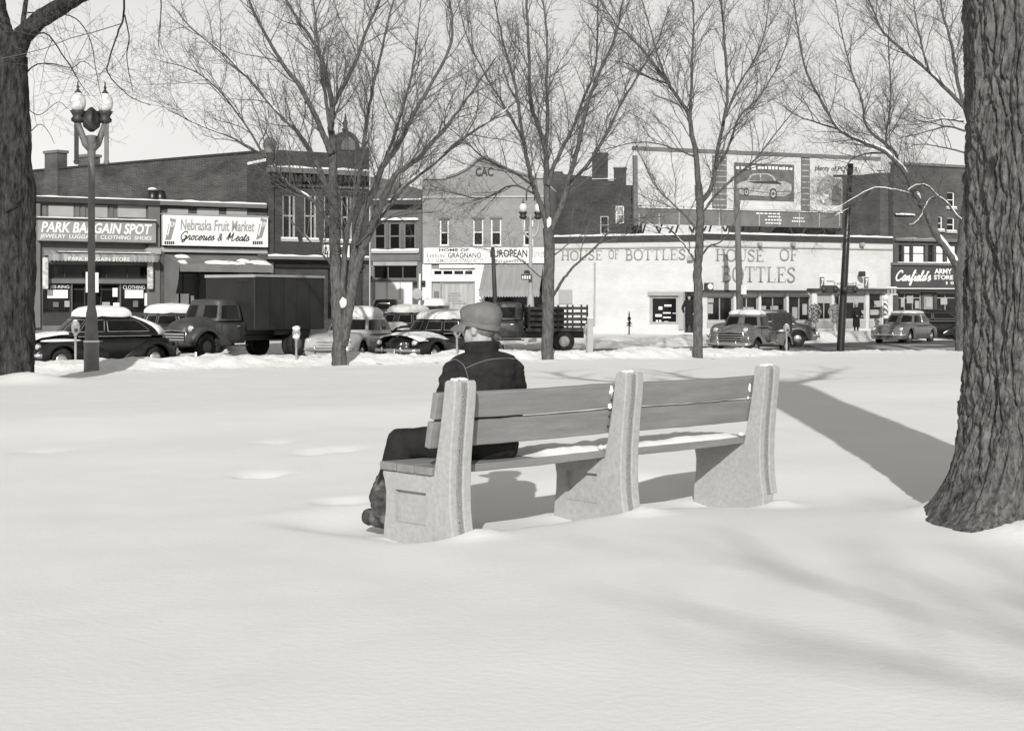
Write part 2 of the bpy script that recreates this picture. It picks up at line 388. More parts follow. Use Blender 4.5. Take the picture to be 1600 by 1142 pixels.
for i, (x0, x1) in enumerate(((-0.035, 1.425), (1.431, 2.84))):
    plank('back_plank', x0, x1, 0.122, 0.708, 0.04, 0.146, tb, 11+i)
    plank('back_plank', x0-0.012, x1, 0.151, 0.552, 0.04, 0.146, tb, 21+i)
    for j, yy in enumerate((0.235, 0.385, 0.535)):
        plank('seat_plank', x0+(0.018 if i == 0 else 0), x1, yy, 0.3505, 0.142, 0.046, 0, 31+3*i+j)
def seat_snow():
    mb = MB(); r = random.Random(5)
    def fn(u, v):
        x = 0.80+2.0*u; y = 0.175+0.43*v
        e = min(1, 8*v)*min(1, 8*(1-v))*min(1, 12*u)*min(1, 12*(1-u))
        gap = 1-math.exp(-((x-1.44)/0.035)**2)
        return (x, y, 0.374+e*(0.028+0.02*noise.noise((x*3, y*5, 1))+0.012*noise.noise((x*11, y*11, 1)))*gap-0.006)
    mb.grid(fn, 60, 18); return mb.build('seat_snow', SNOW, bench, True)
seat_snow()
mb = MB()
for (x, y, z, a, b, c) in ((1.36, 0.10, 0.735, .03, .03, .05), (1.355, 0.105, 0.64, .02, .02, .03), (2.72, 0.10, 0.70, .014, .02, .05), (2.725, 0.12, 0.635, .015, .02, .02), (2.72, .17, .39, .025, .04, .02), (1.35, .17, .39, .03, .04, .025)):
    clump(mb, (x, y, z), (a*.55, b*.55, c*.6), x*7+z*9, 10, 8, .6)
mb.build('clinging_snow', SNOW, bench, True)['kind'] = 'stuff'
mb = MB()                                            # bolt heads along the back planks
for (x0, x1) in ((0.0, 1.4), (1.45, 2.8)):
    for x in (x0+0.06, x1-0.03):
        for z, y in ((0.74, 0.096), (0.68, 0.107), (0.58, 0.126), (0.52, 0.137)):
            mb.ball((x, y-0.003, z), (0.008, 0.005, 0.008), 6, 4)
mb.build('bolt_heads', DARK, bench, True)['kind'] = 'stuff'

# ------------------------------------------------------------------ people
def seg(mb, p, q, r0, r1, n=10):
    p, q = Vector(p), Vector(q); mb.tube([p, p.lerp(q, .5), q], [r0, (r0+r1)/2, r1], n); mb.ball(p, r0, n, 6); mb.ball(q, r1, n, 6)
TROUS = mat('dark_trousers', 0.02, 0.9, 0.15, nz=(12, 0.35), bump=(18, 0.4, 0.01))
JACK = mat('dark_wool_jacket', 0.024, 0.95, 0.12, nz=(18, 0.3), bump=(120, 0.4, 0.003))
CAPM = mat('grey_cap_cloth', 0.15, 0.9, 0.15, nz=(14, 0.18), bump=(150, 0.3, 0.002))
BOOT = mat('snowy_boot', 0.05, 0.85, 0.2, nz=(30, 0.5), bump=(40, 0.8, 0.01), extra=(17, 0.44, 0.2, 0.4))
HAIR = mat('grey_hair', 0.16, 0.8, 0.3, nz=(60, 0.5), bump=(140, 0.8, 0.004))
STITCH = mat('pale_stitching', 0.15, 0.9, 0.1)
def bench_man():
    W = lambda a, f, z: B0+BA*a+BF*f+Vector((0, 0, z))
    base = W(0.5, 0.34, 0)
    man = empty('person', base, 0, 'man in dark jacket and grey peaked cap sitting on the bench, back to us', 'person')
    R = lambda a, f, z: W(a, f, z)-base
    hip = R(0.585, 0.38, 0.465)
    face = math.radians(112); fd = Vector((math.cos(face), math.sin(face), 0)); sd = Vector((math.sin(face), -math.cos(face), 0))   # sd = his right
    # one continuous body: torso, neck, head, arms, hands, legs
    mb = MB()
    chest = hip+Vector((0, 0, 0.33))+fd*0.02
    neck = hip+Vector((0, 0, 0.515))+fd*0.045
    head = hip+Vector((0, 0, 0.655))+fd*0.075
    mb.ball(hip, (0.16, 0.14, 0.12)); mb.ball(chest-Vector((0,0,.03)), (0.165, 0.11, 0.2)); seg(mb, neck-Vector((0, 0, .08)), head, 0.068, 0.066)
    hfa = math.radians(150); hf = Vector((math.cos(hfa), math.sin(hfa), 0)); hs = Vector((math.sin(hfa), -math.cos(hfa), 0))
    rot = Matrix((hf, -hs, Vector((0, 0, 1)))).transposed()
    mb.ball(head+Vector((0, 0, .03)), (0.1, 0.079, 0.105), 16, 12, rot); mb.ball(head+hf*0.035-Vector((0, 0, .055)), (0.07, 0.062, 0.062), 14, 10, rot)
    mb.ball(head+hf*0.108+Vector((0, 0, -.012)), (0.02, 0.013, 0.025), 8, 6, rot)            # nose
    mb.ball(head+hf*0.093-Vector((0, 0, .06)), (0.012, 0.026, 0.008), 8, 6, rot)             # lips
    mb.ball(head+hf*0.085-Vector((0, 0, .095)), (0.022, 0.026, 0.02), 8, 6, rot)             # chin
    mb.ball(head+hf*0.094+Vector((0, 0, .03)), (0.014, 0.06, 0.012), 8, 6, rot)              # brow
    for s in (-1, 1):
        mb.ball(head-hf*0.005+hs*0.084*s-Vector((0, 0, .015)), (0.022, 0.012, 0.034), 10, 8, rot)   # ears
        mb.ball(head+hf*0.07+hs*0.045*s-Vector((0, 0, .03)), (0.03, 0.022, 0.025), 8, 6, rot)      # cheekbones
    knees = {-1: R(0.285, 0.775, 0.445), 1: R(0.58, 0.82, 0.44)}; ank = {-1: R(0.155, 0.775, 0.07), 1: R(0.52, 0.86, 0.07)}
    for s in (-1, 1):
        hp = hip+sd*0.09*s-Vector((0, 0, .03)); seg(mb, hp, knees[s], 0.098, 0.07, 12); seg(mb, knees[s], ank[s], 0.068, 0.048, 12)
    hands = {}
    for s in (-1, 1):
        sh = hip+sd*0.17*s+Vector((0, 0, .40))+fd*0.02; el = hip+sd*0.222*s+Vector((0, 0, .17))+fd*0.10; wr = hip+sd*0.03*s+Vector((0, 0, .13))+fd*0.29
        seg(mb, sh, el, 0.06, 0.045); seg(mb, el, wr, 0.043, 0.03); hands[s] = (sh, el, wr)
        fw = (knees[s]-hip).normalized(); pm = wr+fw*0.06+Vector((0, 0, -.01)); mb.ball(pm, (0.05, 0.045, 0.022)); 
        sv = sd*s
        for k in range(4):
            b0 = pm+fw*0.035+sv*(-0.03+0.02*k); b1 = b0+fw*(0.035+0.006*(k in (1, 2)))+Vector((0, 0, -.008)); b2 = b1+fw*0.02+Vector((0, 0, -.025))
            seg(mb, b0, b1, 0.0095, 0.009, 6); seg(mb, b1, b2, 0.009, 0.008, 6)
        t0 = pm-sv*0.04; seg(mb, t0, t0-sv*0.02+fw*0.03, 0.011, 0.009, 6)
    me = remesh(mb, 'body', SKIN, 0.0075, 3)
    me.materials.append(TROUS)
    mi = []
    for p in me.polygons:
        mi.append(1 if p.center.z < neck.z-0.10 and (p.center-hip).length < 2 and not any((p.center-(hands[s][2]+Vector((0, 0, -.01)))).length < 0.17 for s in (-1, 1)) else 0)
    me.polygons.foreach_set('material_index', mi)
    body = link('body', me, man)
    # trousers
    mb = MB(); mb.ball(hip-Vector((0, 0, .02)), (0.205, 0.16, 0.115), 14, 10, Matrix((BA, BF, Vector((0, 0, 1)))).transposed())
    for s in (-1, 1):
        hp = hip+sd*0.09*s-Vector((0, 0, .02)); seg(mb, hp, knees[s]+Vector((0, 0, .005)), 0.118, 0.088, 12)
        c = knees[s].lerp(ank[s], .72); seg(mb, knees[s], c, 0.088, 0.092, 12)
    me = remesh(mb, 'trousers', TROUS, 0.011, 3)
    disp(me, lambda p: noise.noise(p*14)*0.008+noise.noise(p*6)*0.008)
    link('trousers', me, man)
    # boots
    for s in (-1, 1):
        mb = MB(); a = ank[s]; d = Vector((-.62, .78, 0)) if s < 0 else BF
        seg(mb, knees[s].lerp(a, .66), knees[s].lerp(a, .86), 0.098, 0.102, 12); seg(mb, a+Vector((0, 0, .08)), a, 0.09, 0.075, 12); seg(mb, a-Vector((0, 0, .06)), a+d*0.17-Vector((0, 0, .065)), 0.05, 0.046, 12); mb.ball(a-Vector((0, 0, .05))-d*0.03, (.055, .055, .05))
        me = remesh(mb, 'boot', BOOT, 0.010, 3); disp(me, lambda p: .012*noise.noise(p*16)+.008*noise.noise(p*34)); link('boot', me, man)
    # jacket
    mb = MB()
    rb = Matrix((BA, BF, Vector((0, 0, 1)))).transposed()
    mb.ball(hip+Vector((0, 0, .0)), (0.215, 0.165, 0.115), 16, 10, rb); mb.ball(hip+Vector((0, 0, .2)), (0.205, 0.15, 0.2), 16, 12, rb)
    ro = Matrix((sd, fd, Vector((0, 0, 1)))).transposed()
    mb.ball(hip+Vector((0, 0, .33))+fd*0.01, (0.205, 0.15, 0.2), 18, 12, ro); mb.ball(hip+Vector((0, 0, .40))-fd*0.02, (0.19, 0.12, 0.12), 18, 12, ro)
    mb.tube([hip+sd*-0.17+Vector((0, 0, .41)), neck-Vector((0, 0, .065)), hip+sd*0.17+Vector((0, 0, .41))], [0.085, 0.10, 0.085], 12)
    mb.ball(neck-Vector((0, 0, .05)), (0.115, 0.11, 0.075))
    for s in (-1, 1):
        sh, el, wr = hands[s]
        mb.ball(sh, (0.088, 0.085, 0.08)); seg(mb, sh, el, 0.083, 0.07, 14); seg(mb, el, wr, 0.07, 0.05, 14)
    me = remesh(mb, 'jacket', JACK, 0.008, 4)
    disp(me, lambda p: (1 if p.z < neck.z-0.1 else 0.3)*(0.013*noise.noise((p.x*8, p.y*8, p.z*5))+0.011*noise.noise((p.x*15+p.z*11, p.y*15, p.z*13))+0.004*noise.noise((p.x*30+p.z*26, p.y*30, p.z*30))))
    jk = link('jacket', me, man)
    # standing collar
    def col(u, v):
        a = 2*math.pi*u; r = 0.094+0.012*v
        c = neck+fd*0.01+Vector((0, 0, -0.03+0.085*v+0.010*math.cos(a-face+math.pi)*v))
        return c+Vector((math.cos(a)*r, math.sin(a)*r, 0))
    c = MB().grid(col, 32, 4).build('collar', JACK, jk, True); so_ = c.modifiers.new('t', 'SOLIDIFY'); so_.thickness = 0.009
    # stitched seams laid on the jacket
    bv = BVHTree.FromPolygons([v.co+base for v in me.vertices], [tuple(p.vertices) for p in me.polygons])
    eye = Vector((0, 0, ZC))
    def seam(pts):
        out = []
        for (px, py) in [tuple(q) for q in cr(pts, 8)]:
            d = (P(px, 10, py)-eye).normalized(); h = bv.ray_cast(eye, d)
            if h[0] is not None: out.append(h[0]+h[1]*0.0015-base)
        if len(out) > 2: MB().tube(out, 0.0028, 5).build('seam', STITCH, jk, True)
    seam([(700, 566), (712, 562), (724, 570), (731, 588), (733, 606)])
    seam([(727, 576), (745, 568), (766, 562), (790, 560), (812, 562)])
    # hair at the nape, cap with peak
    mb = MB(); mb.ball(head-hf*0.018+Vector((0, 0, .015)), (0.093, 0.0805, 0.088), 16, 12, rot)
    me = remesh(mb, 'hair', HAIR, 0.008, 1)
    link('hair', me, man)
    def cp(u, v):
        a = 2*math.pi*u; h = v
        rx, ry = 0.118, 0.100
        prof = [(0.95, 0.0), (1.03, 0.02), (1.085, 0.05), (1.075, 0.08), (0.95, 0.106), (0.68, 0.122), (0.3, 0.129), (0.0, 0.130)]
        t = v*(len(prof)-1); i = min(int(t), len(prof)-2); ft = t-i
        k = prof[i][0]*(1-ft)+prof[i+1][0]*ft; z = prof[i][1]*(1-ft)+prof[i+1][1]*ft
        wr = 1+0.035*noise.noise((math.cos(a)*2, math.sin(a)*2, v*5))+0.03*noise.noise((math.cos(a)*5, math.sin(a)*5, v*9))
        p = hf*(math.cos(a)*rx*k*wr)-hs*(math.sin(a)*ry*k*wr)
        z += -0.020*math.cos(a)*max(0, v-.35)*(1-max(0, v-.8)*3)-0.022*max(0, -math.cos(a))*(1-v)
        return head+p-hf*0.004+Vector((0, 0, 0.018+z))
    cap = MB().grid(cp, 40, 21).build('cap', CAPM, man, True)
    def bandf(u, v):
        a = 2*math.pi*u; p = hf*(math.cos(a)*0.117)-hs*(math.sin(a)*0.099)
        return head+p*(1.0+0.02*math.sin(math.pi*v))-hf*0.004+Vector((0, 0, 0.008+0.034*v-0.026*max(0, -math.cos(a))))
    MB().grid(bandf, 36, 4).build('cap_band', CAPM, cap, True)
    def pk(u, v):
        a = math.radians(-68+136*u); r = 1+0.88*v*math.cos(a)**0.8
        p = hf*(math.cos(a)*0.112*r)-hs*(math.sin(a)*0.094*(1+0.12*v))
        return head+p-hf*0.004+Vector((0, 0, 0.030-0.040*v*v-0.020*v*abs(math.sin(a))))
    b = MB().grid(pk, 20, 8).build('cap_peak', CAPM, cap, True); q = b.modifiers.new('t', 'SOLIDIFY'); q.thickness = 0.006
    seam2 = []
    for k in range(6):
        a = math.pi*k/3+0.5; pts = [cp(a/(2*math.pi), v/20)+Vector((0, 0, 0.0005)) for v in range(5, 21)]
        MB().tube(pts, 0.0016, 4).build('cap_seam', CAPM, cap, True)
    MB().ball(head+Vector((0, 0, 0.16)), (0.01, 0.01, 0.005), 8, 4).build('cap_button', CAPM, cap, True)
bench_man()
# ------------------------------------------------------------------ trees
class Tree:
    def __init__(s, name, label, px, Y, py, seed, bark, dens=1.0, twig=1.0, group='bare street trees'):
        s.r = random.Random(seed); s.Y = Y; s.base = P(px, Y, py); s.bark = bark; s.dens = dens; s.tw = twig
        s.root = empty(name, s.base, 0, label, 'tree', group); s.tm = MB(); s.cm = MB(); s.sm = MB(); s.limbs = []
    def limb(s, pts, r0, r1, dy=None, snow=0.0, kids=1.0, bare=0.15):
        """pts: photo-pixel polyline (px, py[, depth offset]) of a limb standing at the tree's own distance"""
        r = s.r; n = len(pts); end = r.uniform(-1.6, 1.6) if dy is None else dy
        tot = sum(math.hypot(pts[i+1][0]-pts[i][0], pts[i+1][1]-pts[i][1]) for i in range(n-1)); acc = 0; W = []
        for i, p in enumerate(pts):
            if i: acc += math.hypot(p[0]-pts[i-1][0], p[1]-pts[i-1][1])
            off = p[2] if len(p) > 2 else end*(acc/tot)**1.2
            W.append(P(p[0], s.Y+off, p[1])-s.base)
        C = [Vector(q) for q in cr(W, 5)]; m = len(C)
        for i in range(2, m-1):
            k = 0.25*min(r0, 0.06); C[i] += Vector((r.uniform(-k, k), r.uniform(-k, k), r.uniform(-k, k)))
        if r0 < 0.16: r0 *= 0.86; r1 *= 0.8
        R = [r0+(r1-r0)*(i/(m-1))**0.8 for i in range(m)]
        k0 = len(s.tm.v); nn = 40 if r0 > 0.4 else 22 if r0 > 0.15 else (10 if r0 > 0.06 else 7)
        if r0 > 0.15:                                # bark relief on the stout stems
            C2 = []; R2 = []
            for i in range(m-1):
                for j in range(6): C2.append(C[i].lerp(C[i+1], j/6)); R2.append(R[i]+(R[i+1]-R[i])*j/6)
            C2.append(C[-1]); R2.append(R[-1]); s.tm.tube(C2, R2, nn)
            for i, p in enumerate(C2):
                for j in range(nn):
                    q = Vector(s.tm.v[k0+i*nn+j]); d = q-p; w_ = 1+0.11*noise.noise((d.x*4/max(.1, R2[i]), d.y*4/max(.1, R2[i]), q.z*1.6))+0.07*noise.noise((d.x*9/max(.1, R2[i]), d.y*9/max(.1, R2[i]), q.z*4)); s.tm.v[k0+i*nn+j] = tuple(p+d*w_)
        else: s.tm.tube(C, R, nn)
        if snow:
            run = []
            for i in range(m-1):
                t = (C[i+1]-C[i]).normalized()
                if abs(t.z) < 0.86 and r.random() < snow: run.append(i)
                else:
                    if len(run) > 2: s.snow(C, R, run)
                    run = []
            if len(run) > 2: s.snow(C, R, run)
        if kids: s.spawn(C, R, 1, kids, bare)
        return C
    def snow(s, C, R, run):
        pts = [C[i]+Vector((0.10*R[i], -0.45*R[i], R[i]*0.66)) for i in run]
        rad = [max(0.016, R[i]*0.66)*(0.5 if k in (0, len(run)-1) else s.r.uniform(.75, 1.1)) for k, i in enumerate(run)]
        s.sm.tube(pts, rad, 6)
    def spawn(s, C, R, lvl, kids, bare):
        r = s.r; L = sum((C[i+1]-C[i]).length for i in range(len(C)-1)); m = len(C)
        gap = {1: 0.30, 2: 0.20, 3: 0.105}[lvl]/(s.dens*kids)
        n = int(L/gap)
        for k in range(n):
            t = bare+(1-bare)*(k+r.random())/max(1, n); f = t*(m-1); i = min(int(f), m-2); p = C[i].lerp(C[i+1], f-i); rad = R[i]+(R[i+1]-R[i])*(f-i)
            tan = (C[i+1]-C[i]).normalized(); az = r.uniform(0, 2*math.pi); o = tan.orthogonal().normalized(); o = Quaternion(tan, az) @ o
            ang = math.radians(r.uniform(*((22, 55), (26, 66), (32, 85))[lvl-1])); d = tan*math.cos(ang)+o*math.sin(ang); d.z += 0.22*(1 if lvl < 3 else r.uniform(-.4, .8)); d.normalize()
            ln = {1: r.uniform(1.0, 2.5), 2: r.uniform(0.5, 1.2), 3: r.uniform(0.14, 0.42)}[lvl]*(1.15-0.45*t)*s.tw
            cr0 = min(rad*0.6, {1: 0.018, 2: 0.009, 3: 0.0055}[lvl]); cr1 = cr0*0.35
            K = {1: 7, 2: 5, 3: 3}[lvl]; pts = [p]; dd = d.copy()
            for j in range(K):
                kk = .22 if lvl < 3 else .38; dd = (dd+Vector((r.uniform(-kk, kk), r.uniform(-kk, kk), r.uniform(-kk*.75, kk*1.05)))).normalized(); pts.append(pts[-1]+dd*(ln/K))
            RR = [max(0.0028, cr0+(cr1-cr0)*j/K) for j in range(K+1)]
            s.cm.tube(pts, RR, {1: 5, 2: 3, 3: 3}[lvl], cap=False)
            if lvl < 3: s.spawn(pts, RR, lvl+1, 1.0, 0.15)
    def done(s):
        s.tm.build('trunk', s.bark, s.root, True, fix=False)
        if s.cm.v: s.cm.build('crown', TWIG, s.root, True, fix=False)
        if s.sm.v: s.sm.build('snow', SNOW, s.root, True, fix=False)['kind'] = 'stuff'
        return s.root
def lineY(px, c): u = (px-CX)/F; return c/(1-T*u)
# --- bare tree with the low fork, left of the man
t = Tree('bare_tree', 'many stemmed bare tree forking low, beside the pale parked sedan', 530, lineY(530, 45.2), 576, 1, BARKF, 1.0)
t.limb([(529, 585, 0), (530, 560, 0), (531, 525, 0), (527, 480, 0), (525, 430, 0), (523, 380, 0), (522, 337, 0), (520, 285, 0)], 0.225, 0.13, kids=0, snow=0)
t.limb([(534, 540, -.05), (542, 500, -.1), (550, 450, -.1), (560, 410, 0), (568, 384, 0)], 0.165, 0.12, kids=0)
t.limb([(520, 290, 0), (520, 232), (517, 200), (519, 163), (505, 105), (492, 71), (465, 30), (440, -10)], 0.15, 0.03, 1.2)
t.limb([(519, 165, .6), (526, 155), (558, 92), (571, 52), (594, 0), (600, -30)], 0.09, 0.03, 1.8)
t.limb([(518, 240), (510, 222), (497, 192), (471, 139), (447, 108), (421, 66), (400, 26), (380, -20)], 0.12, 0.03, -1.4)
t.limb([(521, 372), (514, 348), (495, 320), (467, 299), (441, 278), (428, 258), (405, 238), (360, 215), (310, 195), (262, 172)], 0.085, 0.014, -2.2, snow=.9)
t.limb([(522, 310), (511, 290), (490, 245), (462, 203), (437, 180), (395, 130), (350, 85), (300, 45), (270, 10)], 0.10, 0.018, 1.0, snow=.6)
t.limb([(517, 206), (508, 150), (500, 90), (494, 40), (488, -15)], 0.07, 0.02, 2.0)
t.limb([(414, 246, -1.5), (380, 190), (340, 140), (300, 110), (250, 95)], 0.04, 0.01, -2.5, bare=.05)
t.limb([(538, 505), (536, 440), (541, 370), (546, 346), (560, 285), (569, 220), (574, 184), (584, 131), (599, 68), (615, 0), (622, -30)], 0.11, 0.025, -1.2)
t.limb([(549, 440), (556, 375), (565, 337), (586, 294), (597, 262), (621, 229), (633, 206), (650, 171), (665, 147), (702, 76), (706, 30), (700, -20)], 0.15, 0.03, 1.6)
t.limb([(566, 392), (590, 330), (611, 285), (623, 269), (656, 246), (679, 218), (702, 192), (740, 140), (775, 90)], 0.13, 0.02, -1.7, snow=.15)
t.limb([(568, 384), (585, 352), (605, 325), (630, 294), (679, 255), (715, 223), (749, 200), (781, 179), (820, 150)], 0.12, 0.015, 1.0, snow=.5)
t.limb([(597, 262, .6), (620, 200), (640, 130), (652, 60), (658, 0)], 0.06, 0.016, 2.4)
t.limb([(523, 420), (505, 398), (480, 372), (455, 345)], 0.05, 0.015, -1.5, snow=.8)
t.limb([(556, 385), (600, 345), (640, 335), (690, 330)], 0.045, 0.012, -1.6)
clump(t.sm, P(536, t.Y-0.22, 474)-t.base, (0.10, 0.08, 0.15), 3, 12, 9, .5)
t.done()
# --- middle tree
t = Tree('bare_tree', 'straight bare tree with a snow filled fork, right of the man', 855, lineY(855, 45.2), 566, 2, BARKF, 1.0)
t.limb([(855, 575, 0), (855, 540, 0), (857, 470, 0), (858, 395, 0), (856, 356, 0)], 0.19, 0.15, kids=0)
t.limb([(856, 358, 0), (844, 318), (833, 290), (825, 258), (818, 218), (808, 150), (800, 113), (785, 60), (770, -10)], 0.11, 0.025, -1.3)
t.limb([(857, 360, 0), (854, 307), (854, 272), (852, 231), (839, 192), (829, 158), (826, 79), (822, 0), (820, -30)], 0.14, 0.03, 0.9)
t.limb([(852, 231, .4), (856, 189), (854, 142), (855, 66), (848, 0)], 0.085, 0.025, 1.6)
t.limb([(858, 365, 0), (879, 316), (889, 278), (902, 236), (915, 171), (931, 126), (958, 68), (966, 40), (975, -10)], 0.12, 0.028, -1.0, snow=.2)
t.limb([(856, 290), (862, 268), (879, 231), (895, 200), (910, 158), (931, 100), (934, 0), (936, -25)], 0.09, 0.025, 1.8)
t.limb([(884, 300), (900, 278), (926, 247), (947, 210), (973, 158), (1005, 105), (1030, 60), (1045, 10)], 0.08, 0.02, 0.5)
t.limb([(864, 462, 0), (882, 434), (898, 415), (931, 386), (952, 363), (985, 344), (1032, 339)], 0.06, 0.012, -1.8, snow=.6, kids=.8, bare=.35)
t.limb([(850, 437, 0), (835, 425), (811, 404), (770, 392), (735, 384)], 0.028, 0.008, -1.5, kids=.6, bare=.3)
t.limb([(864, 400), (875, 392), (890, 380), (925, 358), (955, 340)], 0.03, 0.008, 1.0, kids=.6, bare=.3)
t.limb([(833, 290), (800, 268), (760, 250), (720, 215), (690, 190)], 0.05, 0.012, -1.8)
t.limb([(840, 305), (800, 290), (755, 310), (700, 300), (660, 295)], 0.04, 0.01, 1.4)
t.limb([(818, 218), (790, 170), (760, 120), (730, 60), (715, 0)], 0.055, 0.014, 1.2)
clump(t.sm, P(858, t.Y-0.14, 348)-t.base, (0.07, 0.07, 0.15), 6, 12, 9, .5)
t.done()
# --- third tree
t = Tree('bare_tree', 'slender bare tree in front of the white bottle shop wall', 1090, lineY(1090, 45.2), 558, 3, BARKF, 1.0)
t.limb([(1090, 566, 0), (1090, 530, 0), (1091, 470, 0), (1090, 420, 0), (1092, 395, 0), (1094, 330, 0), (1091, 289, 0)], 0.162, 0.12, kids=0)
t.limb([(1092, 300, 0), (1088, 244), (1081, 210), (1076, 179), (1063, 158), (1044, 131), (1007, 81), (984, 58), (963, 39), (937, 0)], 0.12, 0.02, -1.4)
t.limb([(1078, 185), (1080, 147), (1081, 92), (1084, 39), (1080, -20)], 0.075, 0.025, 1.2)
t.limb([(1074, 172), (1050, 140), (1030, 95), (1015, 40), (1000, -10)], 0.06, 0.016, 1.6)
t.limb([(1094, 318, 0), (1113, 289), (1123, 226), (1136, 158), (1134, 87), (1128, 20), (1126, -20)], 0.10, 0.025, 1.0, snow=.2)
t.limb([(1118, 262), (1136, 236), (1155, 184), (1181, 158), (1200, 131), (1225, 80), (1240, 20)], 0.06, 0.014, -1.2)
t.limb([(1130, 190), (1152, 137), (1181, 89), (1197, 39), (1204, -15)], 0.055, 0.016, 2.0)
t.limb([(1086, 410, 0), (1078, 395), (1067, 380), (1046, 358), (1027, 355), (1008, 348), (980, 340)], 0.045, 0.010, -1.2, snow=.8, kids=.7)
t.limb([(1097, 398, 0), (1109, 384), (1124, 379), (1138, 365), (1150, 342), (1158, 310)], 0.045, 0.010, -1.0, kids=.7, snow=.3)
t.limb([(1094, 335), (1117, 307), (1145, 279), (1176, 253), (1202, 222), (1235, 180), (1260, 150)], 0.06, 0.012, -1.6, snow=.5)
t.limb([(1090, 362), (1073, 339), (1046, 314), (1024, 290), (1006, 255), (990, 220)], 0.05, 0.010, 1.3, snow=.3)
t.limb([(1088, 246), (1060, 235), (1010, 222), (960, 230), (920, 240)], 0.04, 0.010, 1.8)
t.limb([(1044, 131), (1010, 120), (980, 100), (950, 95)], 0.04, 0.012, -1.5)
t.done()
# --- leaning snow-laden tree behind the foreground trunk
t = Tree('bare_tree', 'snow laden bare tree leaning left from behind the thick foreground trunk', 1506, lineY(1506, 45.2), 552, 4, BARKF, 1.05)
t.limb([(1506, 562, 0), (1505, 520, 0), (1504, 460, 0), (1503, 405, 0), (1512, 330, 0), (1520, 250, 0), (1522, 165, 0)], 0.30, 0.2, kids=0)
t.limb([(1521, 180, 0), (1526, 120), (1524, 60), (1530, 0), (1528, -40)], 0.15, 0.06, .6)
t.limb([(1520, 200, 0), (1545, 150), (1575, 90), (1600, 30), (1612, -20)], 0.12, 0.03, .8)
t.limb([(1500, 425, 0), (1490, 405), (1465, 369), (1448, 332), (1437, 314), (1425, 293), (1411, 265), (1385, 239), (1363, 228), (1339, 218), (1310, 202), (1292, 173), (1260, 113), (1247, 50), (1240, 0)], 0.16, 0.02, -1.6, snow=1.0)
t.limb([(1400, 250), (1397, 236), (1355, 200), (1347, 158), (1331, 113), (1315, 52), (1305, 0)], 0.08, 0.02, 1.2, snow=.5)
t.limb([(1392, 240), (1384, 218), (1392, 147), (1388, 66), (1392, 0)], 0.055, 0.016, 1.6)
t.limb([(1520, 185), (1502, 163), (1452, 113), (1402, 71), (1378, 47), (1363, 13), (1350, -20)], 0.11, 0.025, 0.5, snow=.5)
t.limb([(1515, 195), (1497, 131), (1486, 66), (1473, 21), (1468, -20)], 0.10, 0.03, 1.3)
t.limb([(1515, 345), (1499, 342), (1481, 318), (1465, 306), (1448, 290), (1429, 290), (1415, 300)], 0.07, 0.015, -1.0, snow=1, kids=.5)
t.limb([(1465, 306, -.5), (1450, 314), (1440, 335), (1430, 348), (1418, 352)], 0.05, 0.012, -1.2, snow=1, kids=.5)
t.limb([(1440, 318), (1420, 303), (1388, 295), (1362, 295), (1332, 311), (1300, 328), (1278, 332)], 0.06, 0.012, -1.8, snow=1, kids=.9)
t.limb([(1362, 296, -1.2), (1345, 312), (1325, 326), (1300, 339), (1284, 341)], 0.03, 0.008, -1.6, snow=.8, kids=.8)
t.limb([(1385, 239), (1355, 240), (1330, 250), (1318, 270), (1310, 290)], 0.05, 0.012, -1.4, kids=.9)
t.limb([(1505, 190), (1470, 186), (1440, 190), (1415, 175)], 0.05, 0.012, -1.2, snow=.8)
t.limb([(1508, 205), (1480, 198), (1440, 208), (1400, 218)], 0.05, 0.012, 1.2, snow=.5)
t.limb([(1512, 240), (1470, 230), (1435, 226), (1405, 236)], 0.04, 0.012, -0.8)
t.limb([(1452, 113), (1440, 70), (1430, 20), (1425, -20)], 0.05, 0.016, 1.0)
t.limb([(1310, 202), (1270, 190), (1240, 178), (1215, 160)], 0.045, 0.012, 0.8, snow=.4)
t.done()
# --- old tree at the left edge
t = Tree('old_tree', 'thick dark tree trunk at the left edge beside the black sedan', 15, 33.0, 592, 5, BARKD, 0.55, 1.5, None)
t.limb([(10, 605, 0), (14, 575, 0), (18, 500, 0), (22, 400, 0), (24, 320, 0), (20, 240, 0), (18, 160, 0), (16, 90, 0)], 0.56, 0.34, kids=0)
for (bx, ax) in ((44, 30), (-18, 5), (20, 16), (34, 26), (-4, 10)):
    t.limb([(bx, 600, -0.45 if bx > 10 else -.2), ((bx*2+ax)/3, 565, -.35), (ax, 510, -0.2)], 0.14, 0.18, kids=0)
t.limb([(18, 120, 0), (31, 63), (66, 29), (105, 5), (135, -12), (190, -40), (260, -60)], 0.24, 0.12, -2, snow=.4, kids=.5)
t.limb([(14, 110, 0), (8, 60), (-4, 10), (-10, -30)], 0.22, 0.16, 1, kids=.3)
t.limb([(22, 330, -.3), (2, 295), (-15, 260), (-40, 200)], 0.2, 0.1, -1, snow=.3, kids=.2)
t.limb([(30, 100), (36, 50), (40, 0), (42, -30)], 0.09, 0.05, 1, kids=.4)
t.limb([(193, -30), (193, 24), (183, 55), (170, 95), (168, 112), (180, 130), (205, 152), (235, 165)], 0.03, 0.009, -1.8, kids=.5)
t.limb([(195, 24, -1), (202, 60), (198, 90), (205, 130), (208, 145)], 0.018, 0.008, -1.2, kids=.4)
t.limb([(250, -20), (252, 10), (249, 50), (247, 75)], 0.02, 0.008, -1.5, kids=.5)
t.limb([(30, 70), (70, 52), (100, 90), (112, 106), (125, 130), (140, 150)], 0.025, 0.008, -1.4, kids=.6)
t.limb([(36, 120), (55, 102), (80, 100), (112, 106), (130, 96), (150, 110)], 0.022, 0.008, 1.4, kids=.6)
